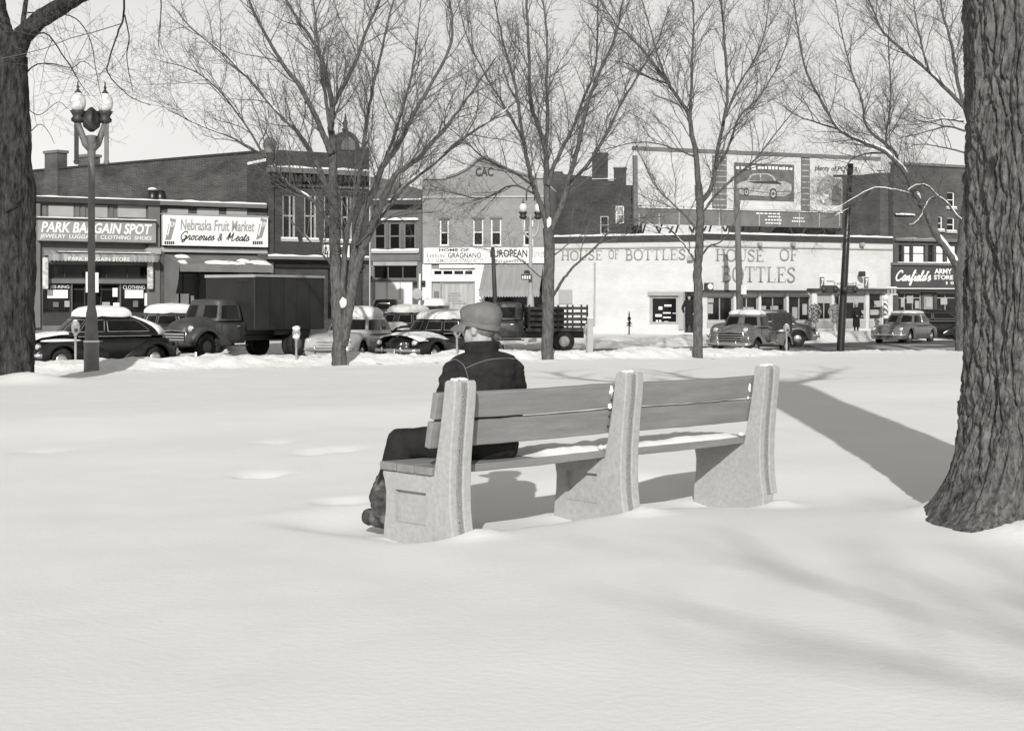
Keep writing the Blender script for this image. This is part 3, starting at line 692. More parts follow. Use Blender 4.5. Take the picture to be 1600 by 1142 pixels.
t.limb([(40, 20), (110, 25), (140, 60), (150, 110), (160, 160)], 0.02, 0.007, 1.4, kids=.7)
t.limb([(36, 220), (60, 195), (75, 205), (85, 225)], 0.014, 0.006, 1.0, kids=.7)
t.limb([(34, 160), (60, 180), (90, 160), (105, 170)], 0.014, 0.006, 1.0, kids=.7)
t.done()

# ------------------------------------------------------------------ foreground trunk with real bark plates
def worley(x, y, seed):
    ix = np.floor(x).astype(int); iy = np.floor(y).astype(int); f1 = np.full(x.shape, 9.0); f2 = np.full(x.shape, 9.0); idv = np.zeros(x.shape)
    def h(a, b, k):
        n = (a*374761393+b*668265263+k*974711+seed*1442695) & 0xffffffff
        n = ((n ^ (n >> 13))*1274126177) & 0xffffffff; return ((n ^ (n >> 16)) & 0xffff)/65535.0
    for dx in (-1, 0, 1):
        for dy in (-1, 0, 1):
            a = ix+dx; b = iy+dy; px = a+0.1+0.8*h(a, b, 1); py = b+0.05+0.9*h(a, b, 2)
            d = np.sqrt((px-x)**2+(py-y)**2); idn = h(a, b, 3)
            nf = d < f1; f2 = np.where(nf, f1, np.minimum(f2, d)); idv = np.where(nf, idn, idv); f1 = np.where(nf, d, f1)
    return f1, f2, idv
def i_col(A, n):
    k = np.floor(A/(2*np.pi)*n).astype(int); return ((k*7919) % 101)/101.0
def fore_tree():
    c = Vector((3.13, 8.85, 0))
    root = empty('old_tree', c, 0, 'massive furrowed tree trunk in the right foreground beside the bench', 'tree')
    nu = 500; zs = np.concatenate([np.linspace(-0.35, 3.35, 390), np.linspace(3.4, 7.0, 40)]); nv = len(zs)
    A, Z = np.meshgrid(np.linspace(0, 2*np.pi, nu, endpoint=False), zs)
    R = 0.485+0.02*np.clip(Z/3, 0, 1)-0.012*np.clip(Z-3.3, 0, 4)
    fl = np.exp(-np.clip(Z+0.02, 0, 9)/0.24)
    lob = 0.5+0.5*np.cos((A-math.radians(196))*1.0); lob = 0.25*lob**7+0.15*(0.5+0.5*np.cos(A*5-0.55))**2.5+0.02
    R = R+fl*lob*1.25
    R = R+0.018*np.sin(A*3+Z*0.7)+0.012*np.sin(A*7-Z*1.1)
    rg = np.random.RandomState(3)
    def blur(N_, ka, kz):
        o_ = N_.copy()
        for ax, k_ in ((1, ka), (0, kz)):
            acc = np.zeros_like(o_)
            for d_ in range(-k_, k_+1): acc += np.roll(o_, d_, axis=ax)
            o_ = acc/(2*k_+1)
        o_ -= o_.mean(); return o_/o_.std()
    ns = lambda ka, kz: blur(blur(rg.rand(nv, nu), ka, kz), ka, kz)
    w1 = ns(14, 18); w2 = ns(5, 9); fine = ns(1, 2); mid = ns(2, 7); tiny = rg.rand(nv, nu)-.5
    n1 = 46*A/(2*np.pi)+0.38*w1+0.14*w2
    f1, f2, i1 = worley(np.mod(n1, 46), Z*2.3+0.30*w1+0.9*i_col(A, 46), 5)
    e1 = np.clip((f2-f1)/0.34, 0, 1); e1 = e1**0.7
    n2 = 46*A/(2*np.pi)*2+0.5*w1+0.35*w2
    g1, g2, i2 = worley(np.mod(n2, 92), Z*10+0.6*w2, 11); e2 = np.clip((g2-g1)/0.28, 0, 1)
    D = 0.038*(e1-0.8)+0.010*(e2-0.7)*e1+0.012*(i1-0.5)*e1+0.008*(i2-0.5)*e1+0.0050*mid+0.0042*fine+0.0045*tiny+0.004*w2
    D -= 0.016*np.exp(-((Z-2.34-0.03*w1)/0.012)**2)*(np.sin(A*3+1) > -0.3)
    R = R+D*np.clip(1-0.9*fl, .08, 1)
    V = np.stack([R*np.cos(A), R*np.sin(A), Z], -1).reshape(-1, 3)
    i = np.arange(nv-1)[:, None]*nu; k = np.arange(nu)[None, :]; k2 = (k+1) % nu
    Fs = np.stack([i+k, i+k2, i+nu+k2, i+nu+k], -1).reshape(-1, 4)
    me = bpy.data.meshes.new('trunk'); me.vertices.add(len(V)); me.vertices.foreach_set('co', V.ravel().astype(np.float32))
    me.loops.add(Fs.size); me.loops.foreach_set('vertex_index', Fs.ravel().astype(np.int32))
    me.polygons.add(len(Fs)); me.polygons.foreach_set('loop_start', np.arange(0, Fs.size, 4, dtype=np.int32)); me.polygons.foreach_set('loop_total', np.full(len(Fs), 4, dtype=np.int32))
    me.update(calc_edges=True); me.materials.append(BARK); me.polygons.foreach_set('use_smooth', [True]*len(Fs))
    link('trunk', me, root)
    mb = MB(); r = random.Random(4)
    for (a, ln) in ((0.3, 7), (1.5, 6), (2.7, 7), (4.0, 5), (5.2, 6)):
        p = Vector((0, 0, 6.6)); d = Vector((math.cos(a), math.sin(a), 1.3)).normalized(); pts = [p]
        for j in range(8): d = (d+Vector((r.uniform(-.15, .15), r.uniform(-.15, .15), r.uniform(-.05, .15)))).normalized(); pts.append(pts[-1]+d*ln/8)
        mb.tube(pts, [0.24-0.024*j for j in range(9)], 8)
        for q in range(2, 9):
            for e in range(2):
                dd = (d+Vector((r.uniform(-1, 1), r.uniform(-1, 1), r.uniform(-.3, .8)))).normalized(); pp = [pts[q]]
                for j in range(5): dd = (dd+Vector((r.uniform(-.25, .25), r.uniform(-.25, .25), r.uniform(-.1, .2)))).normalized(); pp.append(pp[-1]+dd*r.uniform(.3, .6))
                mb.tube(pp, [0.05-0.008*j for j in range(6)], 5, cap=False)
    mb.build('crown', TWIG, root, True, fix=False)
fore_tree()
# a bare tree standing behind the photographer: its boughs throw the soft shadows on the near snow
def rear_tree():
    r = random.Random(12); c = Vector((6.9, -13.9, -0.05))
    root = empty('bare_tree', c, 0, 'bare tree behind the viewpoint whose boughs shade the near snow', 'tree', 'bare street trees')
    tm = MB(); cm = MB(); tm.tube([(0, 0, -.3), (0, 0, 1), (-.1, 0, 3), (-.15, .1, 5.2), (0, .1, 7.5), (.2, .2, 9.5)], [.42, .34, .3, .26, .17, .1], 12)
    def grow(p, d, ln, r0, lvl):
        K = 7; pts = [p]; dd = d.normalized()
        for j in range(K): dd = (dd+Vector((r.uniform(-.15, .15), r.uniform(-.15, .15), r.uniform(-.08, .14)))).normalized(); pts.append(pts[-1]+dd*ln/K)
        (tm if lvl == 0 else cm).tube(pts, [r0*(1-.65*j/K) for j in range(K+1)], 7 if lvl == 0 else 4, cap=False)
        if lvl < 3:
            for k in range((10, 7, 5)[lvl]):
                j = r.randint(2, K); v = (dd+Vector((r.uniform(-1, 1), r.uniform(-1, 1), r.uniform(-.4, .8)))*.75).normalized(); grow(pts[j], v, ln*r.uniform(.3, .5), max(.006, r0*.38), lvl+1)
    for z0, d, ln, r0 in ((6.2, (-1, .12, .34), 5.6, .08), (7.0, (-1, -.1, .42), 5.2, .075), (7.8, (-1, .25, .3), 4.6, .07), (5.6, (.6, .5, .8), 4, .09), (6.6, (.8, -.6, .7), 4, .09), (5.2, (-.2, -1, .7), 4, .09)):
        grow(Vector((-.05, .1, z0)), Vector(d), ln, r0, 0)
    tm.build('trunk', BARKF, root, True, fix=False); cm.build('crown', TWIG, root, True, fix=False)
rear_tree()
# ------------------------------------------------------------------ buildings
def text_mesh(txt, m, bold=0.0, shear=0.0):
    cu = bpy.data.curves.new('t', 'FONT'); cu.body = txt; cu.size = 1; cu.offset = bold; cu.shear = shear; cu.extrude = 0.02; cu.resolution_u = 3
    o = bpy.data.objects.new('t', cu); COL.objects.link(o); me = evaluate(o); bpy.data.objects.remove(o); bpy.data.curves.remove(cu)
    me.materials.clear(); me.materials.append(m); return me
GLY = {  # serif capitals: (width, [(thick?, polyline)])
 'H': (.9, [(1, [(.18, 0), (.18, 1)]), (1, [(.72, 0), (.72, 1)]), (0, [(.18, .52), (.72, .52)]), (0, [(.02, 0), (.34, 0)]), (0, [(.02, 1), (.34, 1)]), (0, [(.56, 0), (.88, 0)]), (0, [(.56, 1), (.88, 1)])]),
 'O': (.95, [(1, [(.47, 1), (.2, .88), (.1, .5), (.2, .12), (.47, 0), (.74, .12), (.84, .5), (.74, .88), (.47, 1)])]),
 'U': (.9, [(1, [(.18, 1), (.18, .35), (.27, .06), (.47, 0)]), (0, [(.47, 0), (.66, .06), (.74, .35), (.74, 1)]), (0, [(.02, 1), (.34, 1)]), (0, [(.6, 1), (.88, 1)])]),
 'S': (.72, [(1, [(.6, .82), (.45, .98), (.22, .93), (.13, .74), (.3, .56), (.52, .42), (.6, .22), (.45, .03), (.22, .03), (.1, .2)]), (0, [(.61, .98), (.61, .74)]), (0, [(.09, .02), (.09, .28)])]),
 'E': (.78, [(1, [(.2, 0), (.2, 1)]), (0, [(.05, 1), (.68, 1), (.68, .8)]), (0, [(.2, .52), (.5, .52)]), (0, [(.05, 0), (.7, 0), (.7, .2)]), (0, [(.5, .4), (.5, .64)])]),
 'F': (.74, [(1, [(.2, 0), (.2, 1)]), (0, [(.05, 1), (.68, 1), (.68, .8)]), (0, [(.2, .52), (.5, .52)]), (0, [(.05, 0), (.38, 0)]), (0, [(.5, .4), (.5, .64)])]),
 'B': (.8, [(1, [(.2, 0), (.2, 1)]), (1, [(.2, 1), (.5, .98), (.62, .78), (.5, .55), (.2, .53)]), (1, [(.3, .53), (.58, .48), (.68, .27), (.56, .03), (.2, 0)]), (0, [(.05, 0), (.25, 0)]), (0, [(.05, 1), (.25, 1)])]),
 'T': (.82, [(1, [(.4, 0), (.4, 1)]), (0, [(.06, .78), (.06, 1), (.74, 1), (.74, .78)]), (0, [(.22, 0), (.58, 0)])]),
 'L': (.76, [(1, [(.2, 0), (.2, 1)]), (0, [(.05, 1), (.38, 1)]), (0, [(.05, 0), (.68, 0), (.68, .26)])]),
 ' ': (.45, [])}
SCR = {  # brush script, joined
 'C': (.8, [[(.72, .78), (.6, .98), (.35, .95), (.12, .6), (.1, .25), (.3, .0), (.55, .05), (.8, .25)]]),
 'G': (.85, [[(.72, .8), (.58, 1), (.32, .95), (.1, .6), (.1, .25), (.3, 0), (.55, .1), (.66, .42)], [(.42, .45), (.72, .45), (.66, .05), (.5, -.25), (.3, -.2), (.5, .0), (.85, .2)]]),
 'M': (1.15, [[(.05, .15), (.2, .6), (.3, 1), (.28, .02)], [(.3, 1), (.5, .3), (.72, 1), (.72, .1), (.85, .0), (1.15, .25)]]),
 'a': (.52, [[(.42, .5), (.22, .5), (.08, .25), (.15, .02), (.32, .12), (.42, .5), (.38, .15), (.44, .02), (.56, .2)]]),
 'c': (.42, [[(.36, .42), (.22, .52), (.07, .25), (.16, .0), (.32, .06), (.46, .22)]]),
 'd': (.52, [[(.42, .48), (.22, .5), (.08, .25), (.15, .02), (.32, .12), (.44, .6), (.52, 1.0), (.42, .4), (.4, .06), (.56, .2)]]),
 'e': (.42, [[(.02, .2), (.3, .32), (.34, .46), (.2, .52), (.08, .25), (.16, .0), (.32, .05), (.46, .22)]]),
 'f': (.4, [[(.02, .2), (.25, .6), (.36, .95), (.28, 1.05), (.18, .6), (.06, -.35), (.16, -.38), (.22, .05), (.44, .2)]]),
 'i': (.28, [[(.02, .2), (.14, .5), (.1, .12), (.16, .0), (.32, .2)], [(.17, .72), (.18, .76)]]),
 'l': (.3, [[(.02, .2), (.24, .75), (.26, 1.02), (.16, .9), (.08, .2), (.14, .0), (.34, .2)]]),
 'n': (.55, [[(.04, .2), (.12, .48), (.08, .0), (.22, .42), (.34, .48), (.33, .1), (.42, .0), (.58, .2)]]),
 'o': (.46, [[(.3, .5), (.14, .46), (.07, .2), (.2, 0), (.36, .18), (.3, .5), (.5, .42)]]),
 'r': (.4, [[(.02, .2), (.12, .55), (.26, .46), (.22, .12), (.3, .0), (.44, .2)]]),
 's': (.38, [[(.02, .18), (.2, .55), (.28, .2), (.18, .0), (.05, .06)], [(.2, .02), (.42, .2)]]),
 't': (.34, [[(.02, .2), (.2, .85), (.12, .15), (.18, .0), (.38, .2)], [(.04, .6), (.34, .62)]]),
 'k': (.42, [[(.02, .2), (.24, .95), (.1, 0)], [(.34, .5), (.16, .26), (.3, 0), (.46, .2)]]),
 '&': (.7, [[(.55, .0), (.2, .55), (.25, .78), (.4, .7), (.3, .42), (.1, .2), (.2, 0), (.4, .08), (.55, .4)]]),
 "'": (.16, [[(.1, 1.0), (.06, .8)]]), ' ': (.35, [])}
def stroke_text(txt, kind, thick, thin):
    mb = MB(); x = 0; D = GLY if kind == 'serif' else SCR
    for ch in txt:
        w_, st = D[ch]
        for s_ in st:
            if kind == 'serif': tk, pl = s_; r = thick if tk else thin
            else: pl = s_; r = thick
            pts = cr(pl, 4) if len(pl) > 3 and (kind != 'serif' or len(pl) > 4) else [np.array(p) for p in pl]
            mb.tube([(x+p[0], 0, p[1]) for p in pts], r, 6)
        x += w_
    return mb
WALLINK = mat('faded_wall_lettering', 0.25, 0.8, 0.2, nz=(2.2, .35))
class Fac:
    """A facade plane. Local x runs along it, y into the building, z up; rectangles are given where they were measured."""
    def __init__(s, name, label, cat, pL, YL, pR, YR, zg=-0.45, group=None):
        A = P(pL, YL); B = P(pR, YR); d = Vector((B.x-A.x, B.y-A.y, 0)).normalized()
        s.A = Vector((A.x, A.y, 0)); s.d = d; s.n = Vector((d.y, -d.x, 0)); s.zg = zg; s.ox = 0; s.oz = 0; s.W = (Vector((B.x, B.y, 0))-s.A).length
        s.root = empty(name, (A.x, A.y, zg), math.atan2(d.y, d.x), label, cat, group)
    def sub(s, name, label, cat, r, off=0, group=None):
        c = Fac.__new__(Fac); c.__dict__.update(s.__dict__); s0, s1, z0, z1 = s.R(*r, off=off); c.ox = s.ox+s0; c.oz = s.oz+z0
        p = s.A+s.d*c.ox; c.root = empty(name, (p.x, p.y, s.zg+c.oz), math.atan2(s.d.y, s.d.x), label, cat, group); return c
    def sz(s, px, py, off=0.0):
        u = (px-CX)/F; w_ = -(py-HY)/F; Y = (s.n.dot(s.A)+off)/(s.n.x*u+s.n.y)
        p = Vector((u*Y, Y, ZC+w_*Y)); return (p-s.A).dot(s.d)-s.ox, p.z-s.zg-s.oz
    def R(s, x0, y0, x1, y1, off=0.0):
        s0 = s.sz(x0, y0, off)[0]; s1 = s.sz(x1, y0, off)[0]; xm = (x0+x1)/2
        return s0, s1, s.sz(xm, y1, off)[1], s.sz(xm, y0, off)[1]
    def part(s, name, m, r, d0=0.0, d1=0.05, parent=None, bevel=0, label=None):
        s0, s1, z0, z1 = s.R(*r, off=d1); o = MB().box(s0, s1, -d1, -d0, z0, z1).build(name, m, parent or s.root, bevel=bevel)
        if label: o['label'] = label
        return o
    def wall(s, name, m, x0, x1, ytop, holes, deep=0.24, parent=None, zb=-0.6):
        s0, s1, _, zt = s.R(x0, ytop, x1, ytop); H = [s.R(*h) for h in holes]
        cs = sorted(set([s0, s1]+[v for h in H for v in h[:2]])); cz = sorted(set([zb, zt]+[v for h in H for v in h[2:]])); mb = MB()
        inh = lambda a, b: any(h[0]-1e-6 <= a <= h[1]+1e-6 and h[2]-1e-6 <= b <= h[3]+1e-6 for h in H)
        for i in range(len(cs)-1):
            for j in range(len(cz)-1):
                a, b, c, d = cs[i], cs[i+1], cz[j], cz[j+1]
                if a < s0-1e-6 or b > s1+1e-6 or inh((a+b)/2, (c+d)/2): continue
                mb.quad((a, 0, c), (b, 0, c), (b, 0, d), (a, 0, d))
        for a, b, c, d in H:
            for q in (((a, 0, c), (a, deep, c), (a, deep, d), (a, 0, d)), ((b, 0, c), (b, 0, d), (b, deep, d), (b, deep, c)), ((a, 0, c), (b, 0, c), (b, deep, c), (a, deep, c)), ((a, 0, d), (a, deep, d), (b, deep, d), (b, 0, d))): mb.quad(*q)
        mb.quad((s0, 0, zt), (s1, 0, zt), (s1, deep, zt), (s0, deep, zt)); mb.quad((s0, 0, zb), (s0, 0, zt), (s0, deep, zt), (s0, deep, zb)); mb.quad((s1, 0, zb), (s1, deep, zb), (s1, deep, zt), (s1, 0, zt))
        return mb.build(name, m, parent or s.root, fix=False)
    def block(s, m, x0, x1, ytop, depth, drop=0.5, snow=True):
        s0, s1, _, zt = s.R(x0, ytop, x1, ytop)
        MB().box(s0+0.01, s1-0.01, 0.26, depth, -0.6, zt-drop).build('rear_wall', m, s.root)
        if snow: MB().box(s0+0.02, s1-0.02, 0.3, depth-0.02, zt-drop+0.003, zt-drop+0.15).build('roof_snow', SNOW, s.root, bevel=0.05)
    def window(s, r, fm, mull=(), rails=(), y=0.12, fw=0.06, glass=None, blind=0.0, bm=None, sill=None, parent=None, name='window'):
        s0, s1, z0, z1 = s.R(*r); mb = MB()
        mb.box(s0, s0+fw, y-.04, y+.04, z0, z1); mb.box(s1-fw, s1, y-.04, y+.04, z0, z1); mb.box(s0+fw, s1-fw, y-.04, y+.04, z0, z0+fw); mb.box(s0+fw, s1-fw, y-.04, y+.04, z1-fw, z1)
        mx_ = [s0+fw]+[s0+(s1-s0)*k for k in mull]+[s1-fw]; rz = [z0+fw]+[z0+(z1-z0)*k for k in rails]+[z1-fw]; b = fw*0.35
        for x in mx_[1:-1]: mb.box(x-b, x+b, y-.03, y+.03, z0+fw, z1-fw)
        for z in rz[1:-1]: mb.box(s0+fw, s1-fw, y-.033, y+.027, z-b, z+b)
        wo = mb.build(name, fm, parent or s.root)
        for i in range(len(mx_)-1):
            for j in range(len(rz)-1):
                MB().box(mx_[i]-.01, mx_[i+1]+.01, y+.004, y+.012, rz[j]-.01, rz[j+1]+.01).build('pane', glass or GLASS2, wo)
        if blind: MB().box(s0+fw, s1-fw, y-.012, y-.004, z1-fw-(z1-z0)*blind, z1-fw).build('blind', bm or LGREY, wo)
        if sill: MB().box(s0-.08, s1+.08, -.12, 0.1, z0-.10, z0-.001).build('sill', sill, wo)
        if sill: MB().box(s0-.07, s1+.07, -.11, 0.07, z0, z0+.09).build('sill_snow', SNOW, wo, bevel=0.03)
        return wo
    def text(s, txt, r, m, off, parent=None, bold=0.0, shear=0.0, name='lettering'):
        s0, s1, z0, z1 = s.R(*r, off=off); me = text_mesh(txt, m, bold, shear)
        co = np.empty(len(me.vertices)*3, np.float32); me.vertices.foreach_get('co', co); co = co.reshape(-1, 3)
        mn = co.min(0); mxx = co.max(0); sc = (mxx-mn); n = np.empty_like(co)
        n[:, 0] = s0+(co[:, 0]-mn[0])/sc[0]*(s1-s0); n[:, 2] = z0+(co[:, 1]-mn[1])/sc[1]*(z1-z0); n[:, 1] = -off-0.004-(co[:, 2]-mn[2])*0.3
        me.vertices.foreach_set('co', n.ravel()); me.update(); return link(name, me, parent or s.root)
    def strokes(s, txt, r, m, off, kind, thick, thin=0.03, parent=None, shear=0.0, flat=0.25):
        mb = stroke_text(txt, kind, thick, thin); V = np.array(mb.v); s0, s1, z0, z1 = s.R(*r, off=off); V[:, 0] += shear*V[:, 2]
        mn = V.min(0); mxx = V.max(0); sx_ = (s1-s0)/(mxx[0]-mn[0]); sz_ = (z1-z0)/(mxx[2]-mn[2])
        mb.v = [((a-mn[0])*sx_+s0, -off-0.01+b*flat*sz_, (c-mn[2])*sz_+z0) for a, b, c in V]
        return mb.build('lettering', m, parent or s.root, True)
    def bars(s, r, n, m, off, parent=None, name='small_print', seed=1):
        s0, s1, z0, z1 = s.R(*r, off=off); mb = MB(); q = random.Random(seed)
        for j in range(n):
            a = s0+(s1-s0)*j/n; w_ = (s1-s0)/n*q.uniform(.5, .85); h = (z1-z0)*q.uniform(.55, 1); mb.box(a, a+w_, -off-.012, -off-.003, z0, z0+h)
        o = mb.build(name, m, parent or s.root); o['kind'] = 'stuff'; return o
    def awning(s, r_top, drop_px, out, m, parent=None, sides=True, val=0.3, scallop=0, vm=None, name='awning'):
        x0, yt, x1 = r_top; s0, s1, _, zt = s.R(x0, yt, x1, yt); zf = s.sz((x0+x1)/2, drop_px, off=out)[1]; t = 0.03
        mb = MB(); mb.add([(s0, -.02, zt), (s1, -.02, zt), (s1, -out, zf), (s0, -out, zf), (s0, -.02, zt-t), (s1, -.02, zt-t), (s1, -out, zf-t), (s0, -out, zf-t)],
                          [(0, 1, 2, 3), (7, 6, 5, 4), (0, 3, 7, 4), (1, 5, 6, 2), (0, 4, 5, 1), (3, 2, 6, 7)])
        a = mb.build(name, m, parent or s.root)
        if sides:
            for x in (s0, s1-.02): MB().prism([(-.03, zt-t), (-out, zf-t), (-.03, zf-t)], x, x+.02, 'yz').build('side_flap', m, a)
        if val:
            mb = MB(); n = scallop or 1; 
            for k in range(n):
                xa = s0+(s1-s0)*k/n; xb = s0+(s1-s0)*(k+1)/n
                if scallop:
                    pl = [(xa, zf-t), (xb, zf-t)]+[(xa+(xb-xa)*(0.5+0.5*math.cos(q*math.pi/6)), zf-t-val*0.7-val*0.3*math.sin(q*math.pi/6)) for q in range(7)]
                else: pl = [(xa, zf-t), (xb, zf-t), (xb, zf-t-val), (xa, zf-t-val)]
                mb.prism(pl, -out-.012, -out+.012, 'xz')
            MBv = mb.build('valance', vm or m, a)
        return a, (s0, s1, zt, zf)
BR1 = brick('dark_brick', 0.036, 0.054, 0.072, 0.45); BR2 = brick('mid_brick', 0.062, 0.085, 0.105, 0.4); BR3 = brick('pale_brick', 0.21, 0.25, 0.27, 0.15)
BRG = brick('grey_brick', 0.10, 0.125, 0.135, 0.25); WBR = brick('whitewashed_brick', 0.53, 0.57, 0.52, 0.12)
def YL(px, c=72.0): return c/(1-T*(px-CX)/F)
def snow_ledge(f, x0, x1, y, d0, d1, h=0.09, parent=None):
    s0, s1, z0, _ = f.R(x0, y, x1, y, off=d1); mb = MB(); n = 24
    def fn(u, v):
        x = s0+(s1-s0)*u; e = math.sin(math.pi*min(max(v, 0), 1))**0.5
        return (x, -d1-.01+(d1-d0+.01)*v, z0+0.002+e*h*(0.75+0.5*noise.noise((x*2.1, v*2, z0))))
    mb.grid(fn, n, 5); mb.quad((s0, -d1-.01, z0+.002), (s1, -d1-.01, z0+.002), (s1, -d0, z0+.002), (s0, -d0, z0+.002)); return mb.build('snow', SNOW, parent or f.root, True)

# --- the shop at far left
f = Fac('shop_building', 'single storey shop with striped awning and block letter sign at far left', 'building', 30, YL(30), 250, YL(250))
hl = [(68, 414, 232, 436), (67, 443, 112, 490), (113, 443, 188, 505), (189, 443, 231, 490)]
f.wall('wall', MGREY, 30, 250, 313, hl); f.block(BR1, 30, 250, 313, 14)
for a, b in ((66, 73), (76, 115), (118, 124), (127, 133), (148, 168), (171, 177), (184, 228)): f.part('panel', LGREY if b-a > 12 else MGREY, (a, 321, b, 340), 0, .05)
c = f.part('cornice', DGREY, (30, 310, 252, 318), 0, .28); snow_ledge(f, 30, 252, 310, 0, .28, .07, c)
f.part('pier', MGREY, (232, 318, 250, 512), 0, .18); f.part('pier', MGREY, (52, 318, 63, 512), 0, .18); f.part('pier_cap', LGREY, (229, 388, 252, 397), 0, .24); 
f.window(hl[0], DGREY, (.2, .6, .8), (), glass=GLASS); f.part('transom_bar', MGREY, (66, 436, 233, 443), 0, .08)
f.window(hl[1], DGREY, (), ()); f.window(hl[3], DGREY, (), ())
f.window(hl[2], DGREY, (.28, .62), (.85,), y=.2, glass=GLASS)
f.part('bulkhead', DGREY, (67, 490, 112, 508), 0, .03); f.part('bulkhead', DGREY, (189, 490, 231, 508), 0, .03)
for r in ((74, 453, 106, 466), (195, 453, 224, 466), (134, 425, 137, 457), (148, 426, 154, 457)): f.part('poster', INKW, r, -.07 if r[1] > 440 else .1, -.06 if r[1] > 440 else .11)
f.text('CLOTHING', (192, 446, 226, 452), INKW, -.07); f.text('JES-RING', (78, 446, 108, 452), INKW, -.07)
for k, r in enumerate(((176, 450, 184, 464), (160, 472, 172, 482), (177, 473, 187, 481), (101, 470, 109, 480), (83, 472, 92, 480), (208, 470, 216, 480), (226, 458, 231, 478))): f.part('display_goods', (INKW, LGREY, INKW, LGREY, MGREY, MGREY, INKW)[k], r, -.06, -.03, bevel=.02)
aw, g_ = f.awning((68, 392, 238), 399, 0.75, mat('striped_awning', 0.3, 0.9, 0.1, nz=(2, .5), stretch=(2.6, 0.1, 0.1)), val=.22, scallop=30)
f.text('PARK BARGAIN STORE', (107, 402, 203, 408), INKW, .77, aw, .01)
snow_ledge(f, 90, 236, 395, .3, .6, .05, aw)
for a in (67, 231): f.part('curtain', mat('patterned_cloth', 0.45, 0.9, 0.1, nz=(5, .6)), (a, 402, a+9, 452), .3, .42, aw, bevel=.04)
g = f.sub('shop_sign', 'grey fascia board with slanted white block capitals, far left shop', 'sign', (60, 346, 244, 379), .3)
b = g.part('board', mat('sign_grey', 0.25, 0.6, 0.3, nz=(.8, .15)), (60, 345, 244, 378), .2, .45, bevel=.02)
g.part('trim', DARK, (59, 342.5, 245, 345.2), .18, .5); snow_ledge(g, 59, 245, 342.5, .18, .5, .07)
g.text('PARK BARGAIN SPOT', (64, 348.5, 237, 365), INKW, .45, None, .028, .22); g.text('JEWELRY  LUGGAGE  CLOTHING  SHOES', (62, 367.5, 237, 375.5), INKW, .45, None, .012, .15)
# --- fruit market
f = Fac('shop_building', 'single storey market shop with big drooping grey awning behind the box truck', 'building', 250.5, YL(250.5), 418, YL(418))
hl = [(262, 418, 402, 505)]
f.wall('wall', BR2, 250.5, 418, 320, hl); f.block(BR1, 250.5, 418, 320, 14)
c = f.part('cornice', MGREY, (250.5, 317, 417, 323), 0, .3); snow_ledge(f, 250.5, 417, 317, 0, .3, .09, c)
for a, b in ((262, 294), (308, 342), (354, 386)): f.part('panel', LGREY, (a, 326, b, 336), 0, .04)
f.part('pier', BR2, (250.5, 392, 257, 512), 0, .12); f.part('pier', BR2, (403, 392, 418, 512), 0, .12); f.part('lintel', LGREY, (251, 388, 418, 395), 0, .16)
f.window(hl[0], DGREY, (.18, .36, .5, .75), (.8,), glass=GLASS)
for r in ((265, 459, 279, 478), (282, 459, 295, 476), (282, 478, 296, 484), (298, 462, 303, 476)): f.part('poster', INKW, r, -.06, -.05)
aw, g_ = f.awning((257, 399, 400), 413, 1.9, mat('grey_canvas', 0.17, 0.95, 0.1, nz=(1.2, .2)), val=.28, sides=True)
s0, s1, zt, zf = g_
MB().prism([(-.04, zt-.1), (-1.9, zf-.04), (-1.7, zf-.8), (-.9, zf-2.0), (-.04, zf-1.6)], s0-.04, s0-.015, 'yz').build('hanging_flap', MATS['grey_canvas'], aw)
mb = MB(); r_ = random.Random(2)
for (u0, u1, v0, v1) in ((.08, .22, .15, .35), (.3, .62, .72, .97), (.68, .8, .55, .8), (.8, .99, .62, .98), (.02, .1, .75, .97), (.45, .7, .9, .99)):
    def fn(u, v):
        uu = u0+(u1-u0)*u+.03*noise.noise((v*3, u0*9, 1)); vv = v0+(v1-v0)*v+.08*noise.noise((u*4, u1*9, 2)); e = (math.sin(math.pi*u)*math.sin(math.pi*v))**.4
        return (s0+(s1-s0)*uu, -.02-1.88*vv, zt+(zf-zt)*vv+.004+.10*e)
    mb.grid(fn, 10, 6)
mb.build('snow', SNOW, aw, True)['kind'] = 'stuff'
g = f.sub('shop_sign', 'long white market sign with brush lettering and two tilted drink emblems', 'sign', (255, 338, 419, 384), .3)
b = g.part('board', WHITE, (255, 337, 419, 385), .2, .42, bevel=.015); g.part('trim', LGREY, (254, 335.4, 420, 337.2), .18, .46)
g.text('Nebraska Fruit Market', (282, 344, 397, 361), INKG, .42, None, .012, .1)
g.strokes('Groceries & Meats', (282, 362, 390, 380), INK, .42, 'script', .06, shear=.28)
for a in (258, 400):
    s0, s1, z0, z1 = g.R(a, 341, a+17, 375, off=.42); k = .22
    lo = MB().prism([(s0, z0), (s1-k, z0+.12 if a > 300 else z0), (s1, z1-.05), (s0+k, z1)], -.435, -.421, 'xz').build('emblem', mat('emblem_grey', 0.24, 0.6, 0.3), g.root)
    g.text('7', (a+3, 346, a+10, 369), INKW, .436, lo, .03, .2); g.text('UP', (a+9, 347, a+15, 355), INKW, .436, lo, .01, .2)
for a in (257, 395):
    mb = MB()
    for k in range(5):
        s0, s1, z0, z1 = g.R(a+k*3.2, 377, a+k*3.2+2.2, 382, off=.42); mb.box(s0, s1, -.43, -.421, z0, z1)
    mb.build('small_print', INK, g.root)['kind'] = 'stuff'
